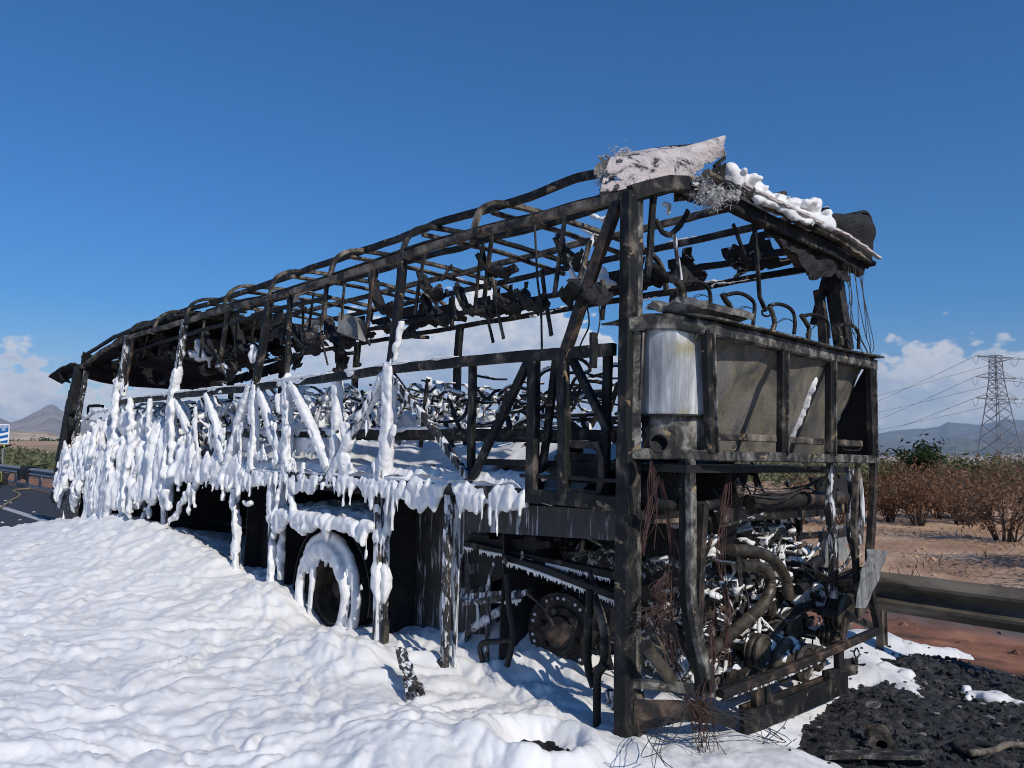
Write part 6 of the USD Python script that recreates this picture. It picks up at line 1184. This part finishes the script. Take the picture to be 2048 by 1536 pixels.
bl = Blob((4.2, -1.6, 2.3), (11.9, .10, 3.65), .024)
for q, y, r0, cv in ((((398, 690), (405, 705), (415, 712)), -.5, .10, 1), (((380, 705), (400, 716), (420, 708)), -.5, .09, 1), (((365, 690), (360, 720), (352, 760)), -.01, .05, .8), (((520, 700), (516, 715)), -.01, .07, 1), (((505, 695), (503, 720)), -.02, .05, .9), (((430, 735), (450, 728), (455, 735)), -.4, .035, .9), (((232, 760), (230, 790)), -.01, .08, 1), (((246, 760), (244, 790)), -.01, .05, .8),
                     (((573, 665), (580, 690)), -.05, .025, .8), (((400, 655), (430, 650)), -.5, .05, .4)):
    bl.line(np.array([at(a, b, 1, y) for a, b in q]), r0, .03, cv, .45, .06, seed=int(q[0][0]))
foam('hanging_foam', 'blobs of foam caught on the front pillars and hanging remains', bl.mesh(.02, 14, 18, 3), 'foam')
bl = Blob((.25, -.42, .62), (2.0, -.18, 1.10), .008)
for q, y in (((( 932, 1094), (1080, 1124), (1240, 1158)), -.32), (((1010, 1120), (1120, 1158), (1244, 1204)), -.28), (((924, 1214), (1000, 1206), (1045, 1200)), -.30)):
    p_ = resample(S(*q, y=y), .017)
    for p in p_:
        if noise(p[None]*6, 3)[0] > .36: bl.cap(p+[0, .02, .004], p+[rf.normal()*.004, .02, -.012-.028*rf.random()], .010, .004, .006)
foam('beam_foam', 'small icicles of foam along the slanting beams beside the flywheel', bl.mesh(), 'foam')
# foam among the machinery
sk = skin([m_ for n_ in ('housing', 'casting', 'pulley', 'engine_block') for m_ in REC[n_]]+REC['hose'][::2], lambda p: -.16+.10*smooth(.3, 1.1, p[:, 2])-.16*(p[:, 0] > 1.2)-.12*(p[:, 1] > -.6)-.10*(p[:, 0] < -.33), .009, (7, 7, 7), .028, .30, 40.0, 21)
bl = Blob((-.52, -2.5, .12), (1.1, -.50, 1.50), .013)
for px, py, x, r0 in ((1480, 1062, .25, .075), (1505, 1055, .3, .08), (1530, 1058, .3, .08), (1555, 1052, .25, .06), (1500, 1078, .2, .07), (1470, 1082, .15, .05), (1545, 1085, .15, .05), (1570, 1095, .05, .045), (1600, 1195, -.15, .05), (1640, 1170, -.1, .04), (1660, 1160, -.05, .03), (1560, 1300, -.3, .035), (1600, 1290, -.35, .03), (1540, 1340, -.25, .03), (1575, 1260, -.15, .04), (1520, 1210, -.1, .05)):
    for _ in range(3): c = at(px+rf.normal()*7, py+rf.normal()*5, 0, x); bl.cap(c, c+rf.normal(size=3)*.04, r0*rf.uniform(.5, 1), r0*rf.uniform(.3, .8), .02)
for k in range(26): c = at(rf.uniform(1450, 1700), 1034+rf.normal()*3-rf.uniform(0, 8), 0, -.10); bl.cap(c, c-[0, 0, .02+.03*rf.random()], .012, .007, .008)
foam('engine_foam', 'scraps of foam caught among the engine pulleys and hoses', [bl.mesh(.022, 24, 19, 4), sk], 'foam')
# ================================================================= foam on the ground
import shapely, shapely.geometry as sgm
def gp(px, py, z=.06): return tuple(gat(px, py, 2, z)[:2])
poly = sgm.Polygon([gp(-700, 1068), gp(-200, 1065), gp(0, 1062), gp(100, 1056), gp(165, 1052, .2), (13.0, .1), (12.7, -2.7), (6, -2.95), (1.0, -3.0), gp(1752, 1272, 0), gp(1785, 1278, 0), gp(1835, 1292, 0), (-.62, -4.15), (-.75, -3.9), (-.5, -3.45), gp(1790, 1340, 0), gp(1850, 1362, 0), gp(1893, 1398, 0), gp(1905, 1440, 0),
                    gp(1850, 1440, 0), gp(1800, 1418, 0), gp(1745, 1394, 0), gp(1700, 1388, 0), gp(1660, 1412, 0), gp(1625, 1450, 0), gp(1600, 1480, 0), gp(1592, 1500, 0), gp(1640, 1520, 0), gp(1700, 1560, 0), (-1.15, -.35), (-2.0, .6), (-4.2, 2.0), (-4.6, 6), (-1, 12.5), (9, 16), (16, 15)]).buffer(0)
azs = np.radians(np.r_[np.arange(-178, -88, 1.5), np.arange(-88, -4, .125), np.arange(-4, 150, 1.5)]); rads = 1.15*1.0055**np.arange(486)
X = CAM[0]+rads[:, None]*np.cos(azs); Y = CAM[1]+rads[:, None]*np.sin(azs); sh = X.shape
pts = shapely.points(X.ravel(), Y.ravel()); ins = shapely.contains(poly, pts); dist = shapely.distance(poly.boundary, pts)*np.where(ins, 1, -1); dist = dist.reshape(sh)
Q = np.stack([X, Y, X*0], -1)
dist = dist + .13*(fbm(Q*2.1, 4, 31)-.5)*2+.05*(fbm(Q*8, 3, 32)-.5)*2
near_side = smooth(3.2, .3, Y)*smooth(.8, 3.2, X)                        # thicker towards the coach side
crest_ = np.interp(X, [-.5, .5, 1.6, 2.6, 3.4, 4.4, 5.2, 6.2, 7.3, 9.0, 10.5, 12.0, 13.2], [.10, .11, .15, .19, .17, .31, .42, .58, .70, .70, .58, .42, .22])
base = .11+.05*smooth(0, 3, X)+np.maximum(crest_-.15, 0)*np.where(Y > .0, np.exp(-np.maximum(Y-.1, 0)/1.25), np.exp(np.minimum(Y, 0)/2.4))
under = smooth(.0, -.5, Y)*smooth(-.3, .6, X)*smooth(13.2, 11, X); base = base+under*.06*(X < 5)-.16*np.exp(-(((X-3.44)/.33)**2+((Y+.24)/.20)**2))
mound = .55*np.exp(-(((X-1.55)/.55)**2+((Y+1.0)/.5)**2))+.10*np.exp(-(((X-4.1)/.4)**2+((Y-.12)/.3)**2))+.16*np.exp(-(((X-.6)/.8)**2+((Y-1.0)/.4)**2))+.14*np.exp(-(((X-2.3)/.7)**2+((Y-.45)/.3)**2))
wp = np.stack([fbm(Q*1.6+k*5, 3, 40+k)-.5 for k in range(2)]+[X*0], -1)*.55
eu = _R[:2]/np.linalg.norm(_R[:2]); W = np.stack([((Q+wp)@np.array([*eu, 0]))/1.18, ((Q+wp)@np.array([-eu[1], eu[0], 0]))*1.08, X*0], -1)
def billow(p, o, seed): return sum(.5**k*np.abs(2*(noise(p*2.03**k+k*3.7, seed+k))-1) for k in range(o))/(2-.5**(o-1))
b1, b2, b3 = billow(W*3.0, 2, 51), billow(W*7.5, 2, 55), billow((Q+wp*.4)*17, 2, 59)
amp = smooth(.0, .5, dist)*(.55+.45*smooth(-.6, 1.2, X+.35*Y)*1.0)*(1-.45*under)
cav = 1.4*np.maximum(0, 1-np.hypot((X-gp(1075, 1530)[0]), (Y-gp(1075, 1530)[1]))/.30)
th = (base+mound)*(smooth(-.03, .34, dist)**.8)*(1-.6*smooth(.25, 1, cav)) + amp*(.066*(b1-.35)+.066*(b2-.35)+.019*(b3-.35)) + .07*(fbm(Q*.7, 3, 70)-.5)*smooth(0, .8, dist)*(1-under)
rimd = np.hypot(X-gp(1075, 1530)[0], Y-gp(1075, 1530)[1]); th = th+.09*np.exp(-((rimd-.30)/.09)**2)*smooth(0, .5, dist)
Z = ground_z(X, Y)*smooth(-3.2, -4.4, Y)+th
keep = (dist > -.01) & (th > .002)
nr, na = sh; i, j = np.meshgrid(np.arange(nr-1), np.arange(na-1), indexing='ij')
kf = keep[:-1, :-1] | keep[1:, :-1] | keep[:-1, 1:] | keep[1:, 1:]
Z = np.where(keep, Z, Z.clip(max=.0)-.03)
Zf = Z
fq = np.stack([i*na+j, (i+1)*na+j, (i+1)*na+j+1, i*na+j+1], -1)[kf]
used = np.unique(fq); remap = np.full(nr*na, -1); remap[used] = np.arange(len(used))
obj('foam_blanket', (np.stack([X, Y, Z], -1).reshape(-1, 3)[used], remap[fq]), 'foam', label='deep rippled blanket of white fire fighting foam covering the road beside the coach', cat_='foam', kind='stuff', smooth=True)

# ================================================================= charred debris at the lower right
dx0, dx1, dy0, dy1 = -3.2, .9, -4.9, -.2
xs, ys = np.linspace(dx0, dx1, 230), np.linspace(dy0, dy1, 250); X, Y = np.meshgrid(xs, ys, indexing='ij'); Q = np.stack([X, Y, X*0], -1)
dpoly = sgm.Polygon([gp(1600, 1475, 0), gp(1640, 1440, 0), gp(1690, 1388, 0), gp(1730, 1375, 0), gp(1700, 1345, 0), gp(1760, 1330, 0), gp(1800, 1320, 0), gp(1900, 1325, 0), gp(2060, 1360, 0), (-1.6, -4.3), (-2.6, -3.9), (-2.9, -2.6), (-2.2, -1.2), (-1.4, -.75), gp(1700, 1540, 0), gp(1600, 1500, 0)]).buffer(.02)
pts = shapely.points(X.ravel(), Y.ravel()); d_ = (shapely.distance(dpoly.boundary, pts)*np.where(shapely.contains(dpoly, pts), 1, -1)).reshape(X.shape)+.10*(fbm(Q*4, 4, 81)-.5)*2
H_ = smooth(-.02, .25, d_)*(.02+.11*np.maximum(0, fbm(Q*2.2, 3, 82)-.36)+.05*np.abs(fbm(Q*9, 3, 83)-.5)*2)+.03*(fbm(Q*24, 2, 84)-.5)*smooth(0, .1, d_)
kf = d_[:-1, :-1] > -.02; n_, m_ = X.shape; i, j = np.meshgrid(np.arange(n_-1), np.arange(m_-1), indexing='ij')
Zd = np.where(d_ > -.02, H_+.012, -.02)+ground_z(X, Y)*smooth(-3.2, -4.4, Y)
obj('charred_debris', (np.stack([X, Y, Zd], -1).reshape(-1, 3), np.stack([i*m_+j, (i+1)*m_+j, (i+1)*m_+j+1, i*m_+j+1], -1)[kf]), 'rubble', label='bed of black charred debris spilled on the road behind the coach', cat_='debris', kind='stuff')
rd = np.random.default_rng(91); C = np.c_[rd.uniform(dx0, dx1, 7000), rd.uniform(dy0, dy1, 7000)]
ok = shapely.contains(dpoly.buffer(-.03), shapely.points(C)); C = C[ok][:4200]
ii = np.clip(((C[:, 0]-dx0)/(dx1-dx0)*229).astype(int), 0, 229); jj = np.clip(((C[:, 1]-dy0)/(dy1-dy0)*249).astype(int), 0, 249)
sz = .006+.026*rd.random(len(C))**3.2
obj('charred_crumbs', chunks(np.c_[C, Zd[ii, jj]+.006], sz, 7, .75, 0), 'rubble', label='loose black cinders and crumbs strewn over the debris', cat_='debris', kind='stuff')
E_ = np.c_[rd.uniform(dx0, dx1, 9000), rd.uniform(dy0, dy1, 9000)]; ed = shapely.distance(dpoly, shapely.points(E_)); E_ = E_[(ed > 0) & (rd.random(len(E_)) < np.exp(-ed/.10)*.5)]
ei = np.clip(np.round(np.log(np.hypot(E_[:, 0]-CAM[0], E_[:, 1]-CAM[1])/1.15)/math.log(1.0055)).astype(int), 0, len(rads)-1); ej = np.clip(np.searchsorted(azs, np.arctan2(E_[:, 1]-CAM[1], E_[:, 0]-CAM[0])), 0, len(azs)-1)
obj('scattered_cinders', chunks(np.c_[E_, np.maximum(Zf[ei, ej], -.02)+.004], .004+.014*rd.random(len(E_))**2.5, 12, .7, 0), 'rubble', label='black cinders straying from the debris onto the foam edge', cat_='debris', kind='stuff')
pk = rd.permutation(len(C))[:150]
obj('ash_flakes', chunks(np.c_[C[pk], Zd[ii[pk], jj[pk]]+.02], .008+.016*rd.random(150), 8, .35, 0), 'ash', label='pale ash flakes scattered on the black debris', cat_='debris', kind='stuff')
def hz(x, y): return float(Zd[int(np.clip((x-dx0)/(dx1-dx0)*229, 0, 229)), int(np.clip((y-dy0)/(dy1-dy0)*249, 0, 249))])
def dloc(px, py): q = gat(px, py, 2, .05); return np.array([q[0], q[1], hz(q[0], q[1])])
c = dloc(1764, 1506)
pr = [(0, .03), (0, .05)]
for k in range(5): pr += [(k*.022, .052), (k*.022+.005, .070), (k*.022+.012, .070), (k*.022+.021, .052)]
pr += [(.11, .04), (.112, .0)]
obj('spring_bellows', disc_stack(c+[0, 0, .02], (.50, -.75, .22), pr, 26), 'ashen_steel', label='ribbed metal bellows lying in the black debris at the bottom', cat_='bellows', smooth=35)
c = dloc(1740, 1418); obj('pale_plate', disc_stack(c+[0, 0, .012], (.25, .1, 1), [(-.01, 0), (-.01, .065), (.006, .07), (.0, .04), (-.004, 0)], 14), 'ash', label='pale round ash coated plate on the black debris', cat_='plate')
c = dloc(1952, 1508); a = np.linspace(0, 2*math.pi, 30); obj('charred_ring', tube(np.c_[c[0]+.10*np.cos(a), c[1]+.10*np.sin(a), c[2]+.03+0*a], np.full(30, .022), 8), 'char', label='charred ring half sunk in the debris', cat_='ring', smooth=True)
q = [dloc(px, py)+[0, 0, .05] for px, py in ((1940, 1535), (1985, 1520), (2020, 1512), (2070, 1510))]; obj('burnt_cable', tube(catmull(q, 5), np.full(16, .018), 8), 'ashen_steel', label='thick burnt cable at the lower right corner', cat_='cable', smooth=True)
a, b = dloc(1650, 1512), dloc(1860, 1538); obj('steel_strip', bar([a+[0, 0, .03], b+[0, 0, .03]], .09, .02, ref=(0, 0, 1), wob=.02, rough=.004), 'tub_frame', label='long flat steel strip lying along the bottom of the debris', cat_='strip')
c = gat(1706, 1340, 2, .06); V, F_ = chunks(np.array([c]), np.array([.075]), 5, 1.0, 2); obj('charred_lump', (V, F_), 'char', label='single black lump on the foam behind the bumper', cat_='lump')
a, b = gat(1718, 1318, 2, .02), gat(1806, 1328, 2, .05); obj('burnt_rod', bar([a, lerp(a, b, .5)+[0, 0, .02], b], .03, .02, ref=(0, 0, 1), wob=.012), 'char', label='thin burnt rod lying towards the guardrail post', cat_='rod')
# foam patches lying on the debris
for k, (px, py, l) in enumerate(((1985, 1385, 'long strip of foam on the debris at the right edge'), (1770, 1330, 'small patch of foam by the foot of the guardrail post'))):
    c = gat(px, py, 2, .1); bl = Blob(c-[.6, .6, .2], c+[.6, .6, .25], .02); dd = gat(px+36, py+8, 2, .1)-c
    for t in np.linspace(-1, 1, 9): q = c+dd*t+[0, 0, -.055]+np.array([rd.normal()*.04, rd.normal()*.04, 0]); bl.cap(q, q+dd*.25*rd.normal(), .07*(1.1-abs(t)*.6)*rd.uniform(.6, 1.1), .05, .03)
    v, f = bl.mesh(.03, 11, 5, 4); obj('foam_patch', (v, f), 'foam', label=l, cat_='foam', smooth=True)
bp_ = np.array([gat(px, py, 1, GY+.10) for px, py in ((1820, 1178), (1842, 1184), (1858, 1190), (1872, 1206), (1895, 1212), (1920, 1210))])
rb_ = lambda p: -.6+.80*np.exp(-(np.min(np.linalg.norm(p[:, None]-bp_[None], axis=2), axis=1)/.06)**2)
obj('rail_residue', skin([wbeam(-2.0, .2, .395, .725, .05, .012)], rb_, .012, (9, 9, 9), .012, 0, 40, 6), 'ash', label='grey foam residue drying on the charred guardrail', cat_='residue', smooth=True)
# scrap standing in the foam, and the scorched hollow at the bottom
p0, p1, p2 = at(800, 1288, 1, .42), at(818, 1340, 1, .50), at(838, 1395, 1, .58)
g = np.array([[q+[w*u*.8, w*u*.6, 0.0] for u in np.linspace(-1, 1, 9)] for q, w in zip(catmull([p0, p1, p2], 8), np.linspace(.035, .075, 17))])
obj('panel_scrap', sheet(g, .03, .06, 9, .12, 6), 'fleck_steel', label='charred scrap of panel sticking up out of the foam', cat_='scrap')
for sgn in (0, 1):
    c = np.array([*gp(1088, 1533), .0]); n_ = 34; a = np.linspace(0, 2*math.pi, n_)
if True:
    rr = .165*(1+.35*(noise(np.c_[np.cos(a)*3, np.sin(a)*3, a*0], 5)-.5)); V = [[c[0], c[1], .02]]; 
    g = np.array([[(c[0]+t*r_*math.cos(q), c[1]+t*r_*.72*math.sin(q), .085+.05*t*t+.05*(noise(np.array([[math.cos(q)*9*t, math.sin(q)*9*t, 1.0]]), 3)[0]-.5)) for q, r_ in zip(a, rr)] for t in np.linspace(.04, 1, 10)])
    obj('charred_crust', sheet(g, .02, .03, 12, 0, 4), 'char', label='black charred crust showing through a hollow in the foam', cat_='crust')
# flecks of foam on the road
C = np.array([gat(px, py, 2, .005) for px, py in ((11, 1001), (10, 1007), (21, 1006), (68, 1024), (40, 1040), (80, 1035), (5, 1045))])
obj('foam_flecks', chunks(C, np.full(len(C), .03), 4, .35, 1), 'foam', label='few flecks of foam on the bare asphalt near the hose', cat_='foam', kind='stuff', smooth=True)

# ================================================================= the air
V, F_ = box((CAM[0]-9000, CAM[1]-9000, -140), (CAM[0]+9000, CAM[1]+9000, 900))
mat('haze_air', {'v': ('principled_volume', {'color': (.60, .76, .98), 'density': 1.2e-4, 'anisotropy': -.1})}, [], surface=None, volume='v.volume')
hz_ = obj('haze', (V, F_), 'haze_air', kind='stuff', label='thin blue haze between here and the mountains', cat_='haze')
